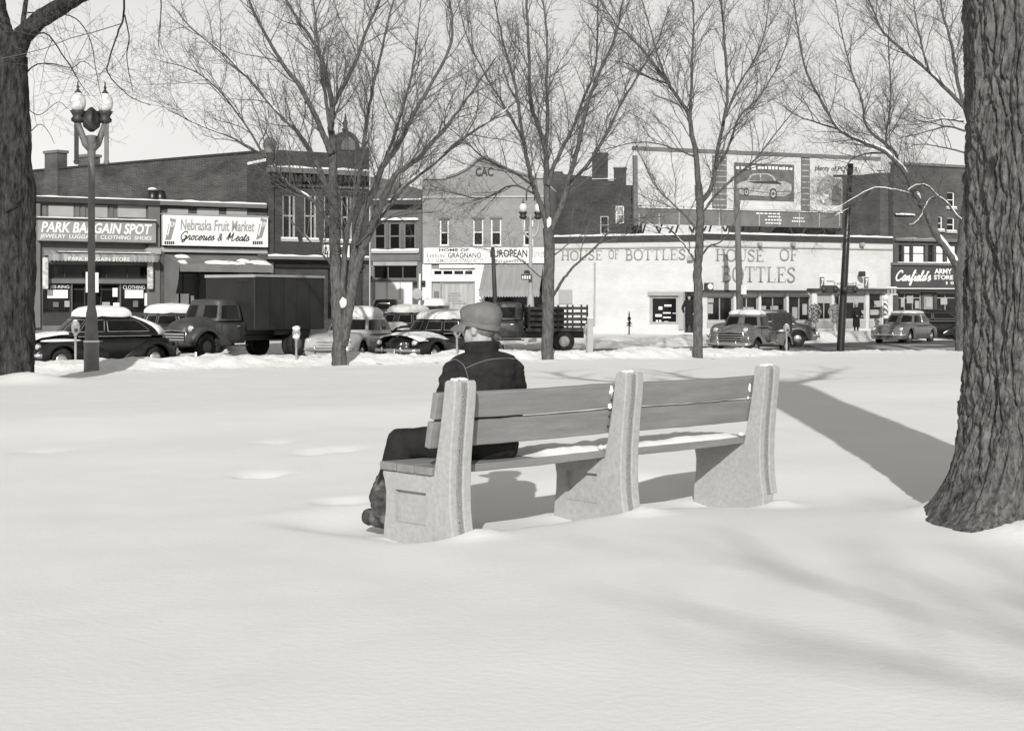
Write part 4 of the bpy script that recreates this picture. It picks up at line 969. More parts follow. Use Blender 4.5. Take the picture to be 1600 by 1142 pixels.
# rooftop cowl
f2 = Fac('roof_vent', 'dark double roof cowl capped with snow above the single storey shops', 'vent', 231, YL(231)+2, 256, YL(256)+2, 4.6)
mb = MB(); s0, s1, z0, z1 = f2.R(233, 297, 254, 330); mb.box(s0+.1, s1-.1, 0, .4, -.3, (z1)*.5)
f2m = mb.build('stack', DARK, f2.root)
for k in (0, 1): MB().lathe([(.02, z1*.45), (.2, z1*.5), (.24, z1*.75), (.2, z1*.98), (.04, z1*1.02)], 12, (s0+.22+.34*k, .2, 0)).build('cowl', BLACK, f2.root, True)
MB().ball((s0+.2, .18, z1*1.03), (.2, .2, .07), 10, 6).build('snow', SNOW, f2.root, True)

# --- two storey brick building with the domed pediment and its long flank
f = Fac('brick_building', 'two storey dark brick building with domed pediment and long windowless side wall', 'building', 419, YL(419), 577, YL(577))
hl = [(441, 303, 462, 374), (475, 303, 495, 375), (506, 304, 524, 376), (533, 305, 551, 377), (512, 420, 552, 500), (555, 424, 566, 505)]
f.wall('wall', BR1, 419, 577, 238, hl); f.block(BR1, 419, 577, 238, 3.0, .5)
for h in hl[:4]: f.window(h, LGREY, (.62,), (.52,), sill=CONC, glass=GLASS, fw=.09)
f.window(hl[4], DGREY, (.33, .66), (.75,), glass=GLASS); f.part('door', DGREY, hl[5], -.2, -.14)
c = f.part('cornice', MGREY, (424, 265, 577, 272), 0, .55); snow_ledge(f, 424, 577, 264.5, 0, .55, .13, c)
f.part('frieze', DGREY, (424, 272, 577, 280), 0, .22)
for k in range(22): f.part('bracket', DARK, (426+7*k, 273, 429.5+7*k, 284), .22, .45)
f.part('belt', MGREY, (424, 289, 577, 293), 0, .1); f.part('fascia', DGREY, (424, 378, 577, 401), 0, .06)
c = f.part('shop_cornice', MGREY, (419, 401.5, 577, 406), 0, .4); snow_ledge(f, 419, 577, 401.5, 0, .4, .11, c)
f.part('lintel', BLACK, (430, 414, 572, 419), 0, .1)
f.part('pilaster', BR2, (568, 408, 577, 505), 0, .1)
for h in hl[:4]: f.part('lintel', DARK, (h[0]-2, h[1]-5, h[2]+2, h[1]), 0, .06)
p = f.part('corner_pier', BR1, (419, 238, 428, 500), 0, .15); s0, s1, z0, z1 = f.R(418, 229, 428, 240)
f.part('pier', BR1, (564, 231, 577, 265), 0, .25)
MB().lathe([(.30, 0), (.32, .1), (.22, .16), (.28, .3), (.3, .45), (.2, .62), (.05, .7)], 14, ((s0+s1)/2, .1, z0)).build('finial', MGREY, f.root, True)
s0, s1, z0, z1 = f.R(521, 206, 559, 265); w_ = s1-s0; pl = [(s0, z0), (s1, z0), (s1, z0+(z1-z0)*.55)]+[((s0+s1)/2+w_/2*math.cos(a), z0+(z1-z0)*(.55+.45*math.sin(a))) for a in [math.pi*k/12 for k in range(1, 12)]]+[(s0, z0+(z1-z0)*.55)]
ped = MB().prism(pl, -.25, .4, 'xz').build('pediment', DGREY, f.root, bevel=.03); xm = (s0+s1)/2
MB().prism([(xm+w_*.3*math.cos(math.pi*k/10), z0+(z1-z0)*(.5+.35*math.sin(math.pi*k/10))) for k in range(11)], -.31, -.26, 'xz').build('tympanum', MGREY, ped)
MB().lathe([(.1, 0), (.16, .1), (.07, .2), (.13, .38), (.05, .52), (.015, .8)], 12, (xm, .05, z1)).build('spike', DARK, ped, True)
# flank running back behind the two shops: falls in steps to the rear
fl = Fac('x', 'x', 'x', 40, 78.0, 419.5, 66.9); bpy.data.objects.remove(fl.root)
s0 = fl.sz(40, 0)[0]; s1 = fl.sz(419.5, 0)[0]; ztA = fl.sz(40, 269)[1]; ztB = fl.sz(419.5, 237)[1]
inv = f.root.matrix_basis.inverted() if False else None
froot = bpy.data.objects.new('side_wall', None)
def flp(s_, y_, z_):
    wpt = fl.A+fl.d*s_-fl.n*y_+Vector((0, 0, fl.zg+z_)); v = wpt-Vector((f.A.x, f.A.y, f.zg)); nn = -f.n; return (v.dot(f.d), v.dot(nn), v.z)
bpy.data.objects.remove(froot)
N = 26; mb = MB()
prev = None
for k in range(N):
    a = s0+(s1-s0)*k/N; b = s0+(s1-s0)*(k+1)/N; z = ztA+(ztB-ztA)*(k+1)/N
    V = [flp(a, 0, -.6), flp(b, 0, -.6), flp(b, .35, -.6), flp(a, .35, -.6), flp(a, 0, z), flp(b, 0, z), flp(b, .35, z), flp(a, .35, z)]
    mb.add(V, [(0, 3, 2, 1), (4, 5, 6, 7), (0, 1, 5, 4), (2, 3, 7, 6)]+([(3, 0, 4, 7)] if k == 0 else [])+([(1, 2, 6, 5)] if k == N-1 else []))
    if k: mb.add([flp(a, 0, zp), flp(a, .35, zp), flp(a, .35, z), flp(a, 0, z)], [(0, 1, 2, 3)])
    zp = z
sw = mb.build('side_wall', brick('flank_brick', 0.045, 0.066, 0.10, 0.55), f.root)
mb = MB()
for k in range(N):
    a = s0+(s1-s0)*k/N; b = s0+(s1-s0)*(k+1)/N; z = ztA+(ztB-ztA)*(k+1)/N
    o = MB().add([flp(a-.02, -.06, z+.003), flp(b+.0, -.06, z+.003), flp(b, .4, z+.003), flp(a-.02, .4, z+.003), flp(a-.02, -.06, z+.09), flp(b, -.06, z+.09), flp(b, .4, z+.09), flp(a-.02, .4, z+.09)], [(0, 3, 2, 1), (4, 5, 6, 7), (0, 1, 5, 4), (1, 2, 6, 5), (2, 3, 7, 6), (3, 0, 4, 7)]).build('coping_tile', DARK, sw)
for (a, b, y0, y1, d) in ((73, 93, 241, 310, .5), (114, 131, 246, 262, -1.2)):
    sa = fl.sz(a, y0)[0]; sb = fl.sz(b, y0)[0]; za = fl.sz(a, y1)[1]; zb = fl.sz(a, y0)[1]
    mb = MB(); V = lambda z, e=0: [flp(sa-e, -d*.25-e, z), flp(sb+e, -d*.25-e, z), flp(sb+e, .6-d*.3+e, z), flp(sa-e, .6-d*.3+e, z)]
    Q = [(0, 3, 2, 1), (4, 5, 6, 7), (0, 1, 5, 4), (1, 2, 6, 5), (2, 3, 7, 6), (3, 0, 4, 7)]
    ch = MB().add(V(za)+V(zb), Q).build('chimney', BR2, sw); MB().add(V(zb, .06)+V(zb+.14, .06), Q).build('chimney_cap', MGREY, ch)
# pale sign band over the shop front of this building
g = f.sub('shop_sign', 'white sign board partly hidden behind the forked tree trunk', 'sign', (505, 385, 545, 400), .1)
g.part('board', WHITE, (505, 383, 546, 400), .1, .2); g.text('L', (507, 386, 513, 398), INK, .2, None, .03); g.text('8', (530, 386, 540, 398), INK, .2, None, .03)

# --- grey two storey building
def YF(px): return 79.7/(1+0.11*(px-CX)/F)
f = Fac('grey_building', 'narrow grey two storey building with boarded white shop window', 'building', 578.5, YF(578.5), 659, YF(659))
hl = [(584, 347, 603, 391), (607, 347, 626, 391), (630, 347, 650, 391), (583, 415, 652, 436), (584, 439, 645, 489)]
f.wall('wall', BRG, 578.5, 659, 300, hl); f.block(BRG, 578.5, 659, 300, 16, .4)
for h in hl[:3]: f.window(h, MGREY, (), (.5,), glass=GLASS, fw=.1)
f.part('sill', CONC, (580, 392, 654, 396), 0, .2); snow_ledge(f, 580, 654, 392, 0, .2, .12); snow_ledge(f, 592, 653, 344, 0, .15, .16)
c = f.part('cornice', DGREY, (580, 313, 657, 320), 0, .5); snow_ledge(f, 580, 657, 312.5, 0, .5, .1, c)
f.part('fascia', MGREY, (580, 397, 657, 408), 0, .08); f.part('shop_fascia', LGREY, (583, 409, 652, 415), 0, .06)
f.window(hl[3], MGREY, (.333, .667), (), glass=GLASS); f.window(hl[4], LGREY, (.333, .667), (), glass=WHITE)
f.part('plinth', DGREY, (583, 490, 652, 500), 0, .05); f.part('pilaster', LGREY, (579, 416, 583, 505), 0, .1); f.part('pilaster', MGREY, (652, 409, 659, 505), 0, .1)
s0, s1, z0, z1 = f.R(578.5, 300, 659, 320); 
MB().prism([(s0, z1), (s1, z1), (s1, z1+.1), (s0+.6, z1+.75), (s0, z1+.8)], .0, .25, 'xz').build('sloped_parapet', BRG, f.root)
MB().add([(s0, -.05, z1+.82), (s0+.6, -.05, z1+.77), (s1, -.05, z1+.12), (s1, .6, z1+.3), (s0, .6, z1+.95)], [(0, 1, 2, 3, 4)]).build('roof_snow', SNOW, f.root)
mb = MB()
for k in range(6):
    a = f.R(576.5, 417+4.2*k, 578.5, 420+4.2*k, off=.12); mb.box(a[0]+.12, a[1]+.12, -.13, -.1, a[2], a[3])
mb.build('vertical_lettering', INK, f.root)['kind'] = 'stuff'

# --- the pale market building with curved gable
f = Fac('pale_building', 'pale two storey market building with curved gable and long white fascia sign', 'building', 660, YF(660), 853, YF(853))
hl = [(687, 343, 701, 384), (739, 342, 755, 384), (767, 342, 783, 384), (818, 342, 833, 384), (674, 419, 742, 433), (690, 440, 741, 488), (675, 440, 688, 505), (757, 416, 848, 500)]
f.wall('wall', BR3, 660, 853, 279, hl); f.block(BR3, 660, 853, 279, 16, .3)
gp = [(697, 279), (712, 275), (728, 267), (738, 260), (746, 252), (757, 247), (768, 251), (780, 258), (792, 265), (806, 271), (822, 275), (835, 279)]
pl = [f.sz(*p) for p in gp]; MB().prism(pl, 0, .3, 'xz').build('gable', BR3, f.root)
s_ = [f.sz(x, y-1.5) for x, y in gp]; mb = MB()
for i in range(len(s_)-1):
    a, b = s_[i], s_[i+1]; mb.add([(a[0], -.1, a[1]-.05), (b[0], -.1, b[1]-.05), (b[0], .38, b[1]-.05), (a[0], .38, a[1]-.05), (a[0], -.1, a[1]+.07), (b[0], -.1, b[1]+.07), (b[0], .38, b[1]+.07), (a[0], .38, a[1]+.07)], [(0, 3, 2, 1), (4, 5, 6, 7), (0, 1, 5, 4), (2, 3, 7, 6)])
mb.build('gable_coping', MGREY, f.root)
f.part('coping', LGREY, (660, 277, 697, 280), -.3, .1); f.part('coping', LGREY, (835, 270, 853, 279), -.3, .1); snow_ledge(f, 836, 853, 270, -.2, .1, .1); f.part('string_course', LGREY, (660, 306, 853, 309), 0, .06)
f.text('CAC', (743, 262, 771, 276), DGREY, .005, None, .03)
for h in hl[:4]:
    f.window(h, WHITE, (), (.5,), glass=GLASS, blind=.42, bm=MGREY, fw=.07); f.part('lintel', MGREY, (h[0]-2, h[1]-3, h[2]+2, h[1]), 0, .05); f.part('sill', CONC, (h[0]-2, h[3], h[2]+2, h[3]+2), 0, .08)
f.part('shopfront', WHITE, (660, 413, 674, 505), 0, .07); f.part('shopfront', WHITE, (742, 413, 757, 505), 0, .07); f.part('shopfront', WHITE, (674, 433, 742, 440), 0, .07)
f.window(hl[4], WHITE, (.25, .5, .75), (), glass=GLASS, fw=.14); f.part('blank_board', WHITE, (686, 413.5, 744, 419), .02, .1)
f.window(hl[5], LGREY, (.78,), (), glass=mat('drawn_drapes', 0.34, 0.6, 0.3, nz=(3, .3), stretch=(3, 1, .2)), fw=.1)
d = f.part('door', LGREY, hl[6], -.16, -.1); f.part('door_pane', MGREY, (678, 455, 686, 475), -.1, -.09, d)
mb = MB()
for k, (a, b, y) in enumerate(((703, 718, 457), (700, 720, 461), (703, 716, 465), (700, 722, 469), (706, 729, 473))):
    r = f.R(a, y, b, y+1.6); mb.box(r[0], r[1], .085, .095, r[2], r[3])
mb.build('window_writing', INKG, f.root)['kind'] = 'stuff'
f.window(hl[7], DGREY, (.25, .5, .75), (.7,), glass=GLASS); f.part('bulkhead', MGREY, (757, 488, 848, 505), 0, .04)
aw, g_ = f.awning((757, 412, 849), 453, 2.2, mat('pale_canvas', 0.27, 0.95, 0.1, nz=(1.5, .15), stretch=(3, .3, .3)), val=.34, scallop=22, sides=False)
mb = MB()
for s0 in (g_[0], g_[1]): mb.tube([(s0, 0, g_[2]-2.2), (s0, -2.2, g_[3])], .025, 6)
mb.build('awning_rods', DARK, aw)
g = f.sub('shop_sign', 'long white fascia sign of the pale market building, spaghetti lettering', 'sign', (662, 388, 851, 411), .1)
g.part('board', WHITE, (662, 387, 851, 411.5), .05, .2)
g.text('HOME OF', (686, 388.5, 733, 393), INK, .2, None, .02); g.text('GRAGNANO', (700, 395, 752, 403), INK, .2, None, .01); g.text('A-1 SEMOLINA SPAGHETTI', (667, 404, 755, 410), INKG, .2, None, .01); g.bars((667, 396, 696, 402), 7, LGREY, .2)
g.text('EUROPEAN', (766, 390, 824, 402), INK, .2, None, .02); g.text('Market', (828, 389, 851, 402), INKG, .2); g.bars((770, 405, 824, 410), 13, LGREY, .2, seed=3)

# --- dark brick block behind the bottle shop, with chimneys
f = Fac('brick_building', 'dark brick block with two chimneys rising behind the bottle shop', 'building', 853.5, 86.5, 1000, 86.0)
s0, s1, _, _ = f.R(853.5, 300, 1000, 300); pts = [(853.5, 268), (878, 268), (878, 272), (925, 276), (925, 280), (962, 283), (962, 287), (1000, 291)]
pl = [(s0, -.6)]+[f.sz(*p) for p in pts]+[(s1, -.6)]; MB().prism(pl, 0, 12, 'xz').build('wall', BR1, f.root)
for (a, b, y0, y1) in ((925, 949, 240, 281), (959, 978, 263, 289)):
    ch = f.part('chimney', BR1, (a, y0, b, y1), -1.0, -.02); f.part('chimney_cap', MGREY, (a-1, y0-2, b+1, y0), -1.05, .03, ch)
snow_ledge(f, 925, 962, 280, -.5, .02, .1); snow_ledge(f, 978, 1000, 289.5, -.5, .02, .08)
f.window((938, 338, 951, 366), LGREY, (), (.5,), glass=GLASS, y=-.02); f.window((962, 322, 975, 350), WHITE, (), (.5,), glass=LGREY, y=-.02)

# --- the white bottle shop on the corner
f = Fac('white_shop_building', 'low white corner shop with big block lettering along its walls', 'building', 866, 82.5, 1099, 79.5)
hl = [(1015, 462, 1060, 507), (1069, 456, 1086, 520)]
f.wall('wall', WBR, 866, 1099, 366, hl)
c = f.part('parapet_band', DGREY, (865, 369, 1099.3, 378), 0, .1); snow_ledge(f, 865, 1099, 368.5, -.3, .14, .14, c)
f.part('moulding', LGREY, (866, 386, 1099, 388), 0, .08)
f.strokes('HOUSE', (877, 391, 941, 407), WALLINK, .02, 'serif', .062, .03); f.strokes('OF', (951, 390, 967, 405), WALLINK, .02, 'serif', .062, .03); f.strokes('BOTTLES', (977, 389, 1071, 407), WALLINK, .02, 'serif', .062, .03)
w_ = f.window(hl[0], LGREY, (), (), fw=.14, y=.1, glass=GLASS); f.part('window_head', LGREY, (1012, 456, 1066, 462), 0, .12); f.part('corner_post', LGREY, (1060.5, 456, 1068, 515), 0, .1)
for r in ((1029, 479, 1035, 484), (1038, 476, 1049, 479), (1024, 491, 1034, 495), (1036, 488, 1048, 490), (1036, 495, 1048, 497), (1025, 500, 1028, 506), (1030, 500, 1033, 506), (1038, 502, 1044, 506), (1051, 489, 1056, 490)): f.part('display_goods', INKW, r, -.095, -.075)
d = f.part('door', DGREY, hl[1], -.22, -.16); f.part('door_pane', GLASS, (1072, 462, 1083, 495), -.16, -.15, d)
f.part('wall_hatch', LGREY, (873, 453, 894, 475), 0, .05); mb = MB(); a = f.sz(930, 440); b = f.sz(929, 508)
mb.tube([(a[0], -.07, a[1]+1.0), (a[0], -.07, a[1]), (b[0], -.07, b[1])], .05, 8); mb.build('downpipe', LGREY, f.root)
f.part('wall_vent', LGREY, (1100-26, 399, 1100-18, 407), 0, .3)
# front along the street
def YH(px): return 79.5*(1-(1099-CX)/F*.5)/(1-(px-CX)/F*.5)
h2 = Fac('x', 'x', 'x', 1099, 79.5, 1395, YH(1395)); bpy.data.objects.remove(h2.root)
h2.root = f.root; main = f
ang = math.atan2(h2.d.y, h2.d.x)-math.atan2(f.d.y, f.d.x)
def fix(o):                                          # parts were laid out in the street front's own frame
    v = h2.A-f.A; M = Matrix.Translation((v.dot(f.d), -v.dot(f.n), 0)) @ Matrix.Rotation(ang, 4, 'Z')
    o.matrix_local = M
before = set(bpy.data.objects)
bays = [(1105, 463, 1146, 502), (1150, 463, 1185, 502), (1189, 462, 1228, 502), (1232, 462, 1267, 502), (1277, 459, 1300, 500), (1303, 459, 1313, 506), (1318, 458, 1353, 500), (1358, 457, 1378, 500)]
h2.wall('wall', WBR, 1099, 1395, 366, bays)
c = h2.part('parapet_band', DGREY, (1099.2, 369, 1396, 377), 0, .1); snow_ledge(h2, 1099, 1396, 368.5, -.3, .14, .14, c)
h2.part('moulding', LGREY, (1099.4, 386, 1395, 388), 0, .08)
h2.strokes('HOUSE', (1118, 389, 1193, 409), WALLINK, .02, 'serif', .062, .03); h2.strokes('OF', (1218, 389, 1246, 408), WALLINK, .02, 'serif', .062, .03); h2.strokes('BOTTLES', (1127, 416, 1242, 442), WALLINK, .02, 'serif', .062, .03)
h2.part('shop_hood', DGREY, (1099.5, 453.5, 1268, 457), 0, .5); h2.part('shop_hood', DGREY, (1268.5, 451, 1394, 454), 0, .45)
for k, b in enumerate(bays):
    if k == 5: dd = h2.part('door', LGREY, b, -.2, -.14); h2.part('door_pane', GLASS, (1305, 463, 1311, 480), -.14, -.13, dd); continue
    h2.window(b, LGREY, (.5,) if k in (0, 1, 2, 3, 4, 6) else (), (), fw=.08, y=.1, glass=GLASS2, blind=.3 if k in (4, 6) else 0, bm=LGREY)
for x in (1147, 1186.5, 1229.5, 1269): h2.part('pier', CREAM, (x, 457, x+(2.6 if x < 1260 else 7), 510), 0, .14)
for r in ((1106, 465, 1115, 473), (1106, 475, 1114, 490), (1160, 480, 1178, 488), (1204, 478, 1216, 486), (1238, 480, 1246, 498), (1254, 475, 1261, 492), (1172, 484, 1182, 494), (1190, 478, 1197, 492), (1366, 470, 1376, 480), (1360, 484, 1376, 492), (1346, 485, 1352, 495)): h2.part('display_goods', INKW if r[0] % 2 else LGREY, r, -.095, -.07)
for r in bays:
    if r[0] != 1303: h2.part('bulkhead', LGREY, (r[0], 503 if r[0] < 1270 else 501, r[2], 512), 0, .04)
for a in (1188, 1240, 1320, 1348): h2.part('sign_lamp', LGREY, (a, 379, a+4, 385), .05, .35, bevel=.03)
h2.part('fascia_panel', CREAM, (1280, 428, 1370, 450), 0, .03); 
for a in (1282, 1351):
    e = h2.part('emblem', MGREY, (a, 433, a+6, 449), .03, .1); h2.text('7', (a+1, 435, a+5, 447), INKW, .1, e, .04, .15)
h2.bars((1303, 440.5, 1340, 445), 9, INKG, .03); h2.part('sign_rule', INK, (1292, 439, 1303, 440), .03, .05); h2.part('sign_rule', INKG, (1337, 445, 1346, 446), .03, .05)
h2.part('bracket_lamp', DARK, (1348, 424, 1353, 432), .3, .7, bevel=.05)
for o in set(bpy.data.objects)-before:
    if o.parent == main.root: fix(o)
mb = MB(); pA = (0.02, .26); a0 = h2.A-f.A; c1 = (a0.dot(f.d), -a0.dot(f.n)); e2 = h2.A+h2.d*h2.W-f.A; c2 = (e2.dot(f.d), -e2.dot(f.n)); zt = f.sz(980, 366)[1]-.35
poly = [(0.02, .27), (c1[0]-.2, c1[1]+.3), (c2[0]-.3, c2[1]+.3), (c2[0]-4, c2[1]+12), (0.02, 14)]
MB().prism(poly, -.6, zt, 'xy').build('rear_wall', MGREY, f.root); MB().prism([(x, y+.02) for x, y in poly], zt+.003, zt+.18, 'xy').build('roof_snow', SNOW, f.root)
# clock on the corner
g = h2.sub('wall_clock', 'square framed round clock on the corner of the white shop', 'clock', (1104, 442, 1116, 455), .3)
b = g.part('case', DGREY, (1104, 442, 1115, 454), .05, .3, bevel=.03); s0, s1, z0, z1 = g.R(1104, 442, 1115, 454, off=.3)
MB().lathe([(.15, -.345), (.155, -.33), (.155, -.302)], 20, ((s0+s1)/2, 0, (z0+z1)/2), 'y').build('dial', WHITE, g.root)
mb = MB(); cx_, cz_ = (s0+s1)/2, (z0+z1)/2; mb.tube([(cx_, -.35, cz_), (cx_+.03, -.35, cz_+.11)], .008, 4); mb.tube([(cx_, -.35, cz_), (cx_+.07, -.35, cz_-.02)], .009, 4); mb.build('hands', INK, g.root)

# --- army store building
f = Fac('brick_building', 'tall brick store building with dark script sign behind the foreground trunk', 'building', 1396, YH(1396), 1640, YH(1640))
hl = [(1404, 383, 1411, 412), (1413, 383, 1424, 412), (1427, 383, 1446, 412), (1450, 383, 1459, 412), (1463, 383, 1476, 412), (1480, 383, 1495, 412), (1404, 457, 1440, 500), (1444, 460, 1460, 510), (1464, 457, 1500, 500), (1466, 338, 1473, 360), (1480, 300, 1492, 325), (1480, 340, 1492, 362)]
f.wall('wall', BR2, 1396, 1640, 262, hl); f.block(BR2, 1396, 1640, 262, 16)
for k, h in enumerate(hl[:6]): f.window(h, DGREY, (), (.55,), glass=WHITE if k in (1, 2, 4, 5) else GLASS, fw=.05, sill=CONC)
for h in hl[9:]: f.window(h, WHITE, (), (.5,), glass=GLASS, fw=.06, sill=CONC)
f.part('ledge', MGREY, (1396, 412, 1640, 416), 0, .25); c = f.part('belt', MGREY, (1400, 374, 1640, 379), 0, .2); snow_ledge(f, 1404, 1470, 373.5, 0, .2, .08, c); snow_ledge(f, 1400, 1430, 336, -.05, .2, .12)
f.window(hl[6], LGREY, (.3, .65), (.8,), glass=GLASS2); f.part('door', LGREY, hl[7], -.2, -.14); f.window(hl[8], LGREY, (.4,), (.8,), glass=GLASS2)
for r in ((1408, 465, 1413, 480), (1417, 462, 1427, 474), (1430, 470, 1436, 482), (1470, 465, 1480, 476), (1447, 465, 1457, 480)): f.part('display_goods', LGREY, r, -.1, -.07)
f.part('transom', DARK, (1396, 452, 1640, 457), 0, .3); f.part('coping', MGREY, (1396, 259, 1640, 263), -.3, .1)
MB().box(-.6, -.02, .4, 9, -.6, f.sz(1400, 270)[1]).build('flank', BR2, f.root)
g = f.sub('shop_sign', 'dark fascia sign with slanted white script and army lettering', 'sign', (1397, 418, 1520, 450), .2)
g.part('board', mat('sign_dark', 0.06, 0.5, 0.35, nz=(.8, .2)), (1397, 417.5, 1640, 450.5), .1, .35); g.part('edge', WHITE, (1402, 450.6, 1640, 452), .1, .4)
g.strokes("Canfield's", (1399, 421, 1455, 447), INKW, .36, 'script', .1, shear=.3, flat=.3)
g.text('ARMY', (1460, 420, 1487, 428), INKW, .35, None, .03); g.text('STORE', (1459, 430, 1489, 437), INKW, .35, None, .03); g.text('I', (1478, 440, 1480, 444.5), INKW, .35, None, .02); g.text('O', (1485, 440, 1490, 444.5), INKW, .35, None, .05)
f2 = Fac('brick_building', 'far brick wall seen between the billboard and the leaning tree', 'building', 1372, 96, 1440, 98); f2.wall('wall', BR2, 1372, 1440, 268, []); f2.block(BR2, 1372, 1440, 268, 8)
# --- billboard above the bottle shop
def YB(px): return 83.0*(1-(990-CX)/F*.42)/(1-(px-CX)/F*.42)
f = Fac('billboard', 'three panel rooftop billboard above the white corner shop', 'billboard', 990, YB(990), 1376, YB(1376), 4.4)
f.part('top_rail', MGREY, (990, 237, 1376, 243), -.1, .12); f.part('post', MGREY, (990.5, 243, 996, 352), -.1, .05)
for (a, b) in ((1114, 1135), (1253, 1265)):
    f.part('lattice_panel', MGREY, (a, 243.5, b, 329), -.06, .02)
    for k in range(9): f.part('lattice_slat', LGREY, (a+.5, 248+9*k, b-.5, 250+9*k), .021, .045)
sk = f.part('skirt', MGREY, (996, 330, 1376, 354), -.06, .03)
for k in range(12): f.part('skirt_slat', LGREY, (998+31.3*k, 332, 999.5+31.3*k, 353.5), .031, .06)
mb = MB()
for k, (w1, w2) in enumerate(((1181, 1220), (1200, 1220), (1195, 1222), (1196, 1221), (1239, 1256), (1237, 1258))):
    y = (333, 338, 343, 348, 340, 345)[k]; r = f.R(w1, y, w2, y+2, off=.04); n = 6
    for j in range(n): mb.box(r[0]+(r[1]-r[0])*j/n, r[0]+(r[1]-r[0])*(j+.7)/n, -.07, -.062, r[2], r[3])
mb.build('small_print', INKW, f.root)['kind'] = 'stuff'
p1_ = f.part('poster_panel', mat('poster_paper', .5, .8, .2, nz=(1.5, .1)), (997, 244, 1113, 323), -.02, .06, bevel=.02)
p2_ = f.part('poster_panel', mat('poster_paper', .5, .8, .2, nz=(1.5, .1)), (1136, 246, 1252, 328), -.02, .06, bevel=.02); f.part('picture', mat('faded_print', .11, .7, .2, nz=(2.5, .35)), (1147, 256, 1241, 314), .061, .075, p2_)
f.bars((1150, 258, 1182, 265), 4, INKW, .076, p2_, seed=4); f.bars((1184, 260, 1239, 265), 10, INKW, .076, p2_, seed=6)
def shape(pts, off, m, par, nm='picture_shape'):
    pl = [f.sz(x, y, off) for x, y in pts]; return MB().prism(pl, -off-.01, -off, 'xz').build(nm, m, par)
PRINTP = mat('pale_print', .36, .8, .2, nz=(4, .3)); PRINTD = mat('dark_print', .05, .8, .2)
shape([(1151, 296), (1151, 288), (1158, 285), (1168, 282), (1172, 274), (1180, 271), (1200, 271), (1208, 275), (1213, 283), (1228, 284), (1236, 288), (1237, 297), (1233, 304), (1224, 307), (1208, 306), (1200, 307), (1168, 305), (1156, 303)], .076, PRINTP, p2_)
shape([(1170, 282), (1175, 275), (1182, 273), (1199, 273), (1206, 277), (1210, 283)], .087, MGREY, p2_)
shape([(1187, 283), (1187, 273), (1189, 273), (1189, 283)], .098, PRINTP, p2_); shape([(1168, 283.5), (1214, 283), (1222, 288), (1180, 286.5)], .098, DGREY, p2_)
shape([(1160, 292), (1200, 290), (1200, 292), (1160, 295)], .087, LGREY, p2_)
for (cx_, cy_, rx, ry) in ((1208, 303, 6, 9), (1166, 300, 4, 7)):
    for k, (q, m_) in enumerate(((1, PRINTD), (.66, PRINTP), (.3, PRINTD))): shape([(cx_+rx*q*math.cos(a), cy_+ry*q*math.sin(a)) for a in [2*math.pi*j/14 for j in range(14)]], .087+.011*k, m_, p2_)
for (cx_, cy_) in ((1217, 293), (1232, 292)): shape([(cx_+2.6*math.cos(a), cy_+3.6*math.sin(a)) for a in [2*math.pi*j/10 for j in range(10)]], .087, LGREY, p2_)
shape([(1212, 299), (1235, 298), (1235, 300), (1212, 301)], .087, MGREY, p2_)
p3_ = f.part('poster_panel', mat('poster_paper', .5, .8, .2, nz=(1.5, .1)), (1266, 252, 1371, 331), -.02, .06, bevel=.02)
f.text('plenty of POWER', (1273, 260, 1340, 270), INK, .06, p3_, .012, .15)
shape([(1276, 320), (1276, 292), (1284, 280), (1292, 273), (1304, 276), (1318, 284), (1324, 300), (1322, 322)], .062, LGREY, p3_); shape([(1300, 321), (1300, 296), (1306, 288), (1314, 296), (1314, 321)], .073, MGREY, p3_)
shape([(1277, 304), (1295, 304), (1295, 312), (1277, 312)], .073, INKW, p3_); shape([(1285, 300), (1288, 300), (1288, 318), (1285, 318)], .084, INKW, p3_)
shape([(1340, 290), (1341, 280), (1350, 276), (1359, 278), (1361, 288), (1350, 291)], .062, MGREY, p3_); shape([(1318, 300), (1334, 297), (1340, 306), (1330, 314), (1318, 312)], .062, LGREY, p3_)
for k in range(15):
    a = f.sz(1000+26*k, 354); MB().tube([(a[0], .05, a[1]), (a[0]+(.7 if k % 2 else -.7), .05, -.2)], .06, 5).build('strut', DARK, f.root); MB().tube([(a[0], .1, a[1]+2), (a[0], 2.2, -.2)], .05, 5).build('strut', DARK, f.root)
snow_ledge(f, 997, 1376, 329.5, .0, .12, .06)
# ------------------------------------------------------------------ vehicles (local x forward, y left, z up)
def loft(secs, cap=True):
    mb = MB(); n = len(secs[0]); V = [p for s_ in secs for p in s_]; Fs = []
    for i in range(len(secs)-1):
        for k in range(n-1): Fs.append((i*n+k, i*n+k+1, (i+1)*n+k+1, (i+1)*n+k))
    if cap: Fs += [tuple(range(n)), tuple((len(secs)-1)*n+k for k in range(n-1, -1, -1))]
    mb.add(V, Fs); return mb
def arch(x, xw, R, zc, base):
    d = abs(x-xw)
    return max(base, zc+math.sqrt(R*R-d*d)) if d < R else base
def bsec(x, w, zt, zb, crown=0.03, sh=0.75):
    h = zt-zb; half = [(w*.93, zb), (w*.99, zb+.18*h), (w, zb+.42*h), (w*.985, zb+.66*h), (w*.95, zb+.84*h), (w*(.80+.12*(sh-.75)), zb+.955*h), (w*.5, zt+crown*.7)]
    return [(x, y, z) for y, z in half]+[(x, 0, zt+crown)]+[(x, -y, z) for y, z in reversed(half)]
def ip(t, pts): return float(np.interp(t, [p[0] for p in pts], [p[1] for p in pts]))
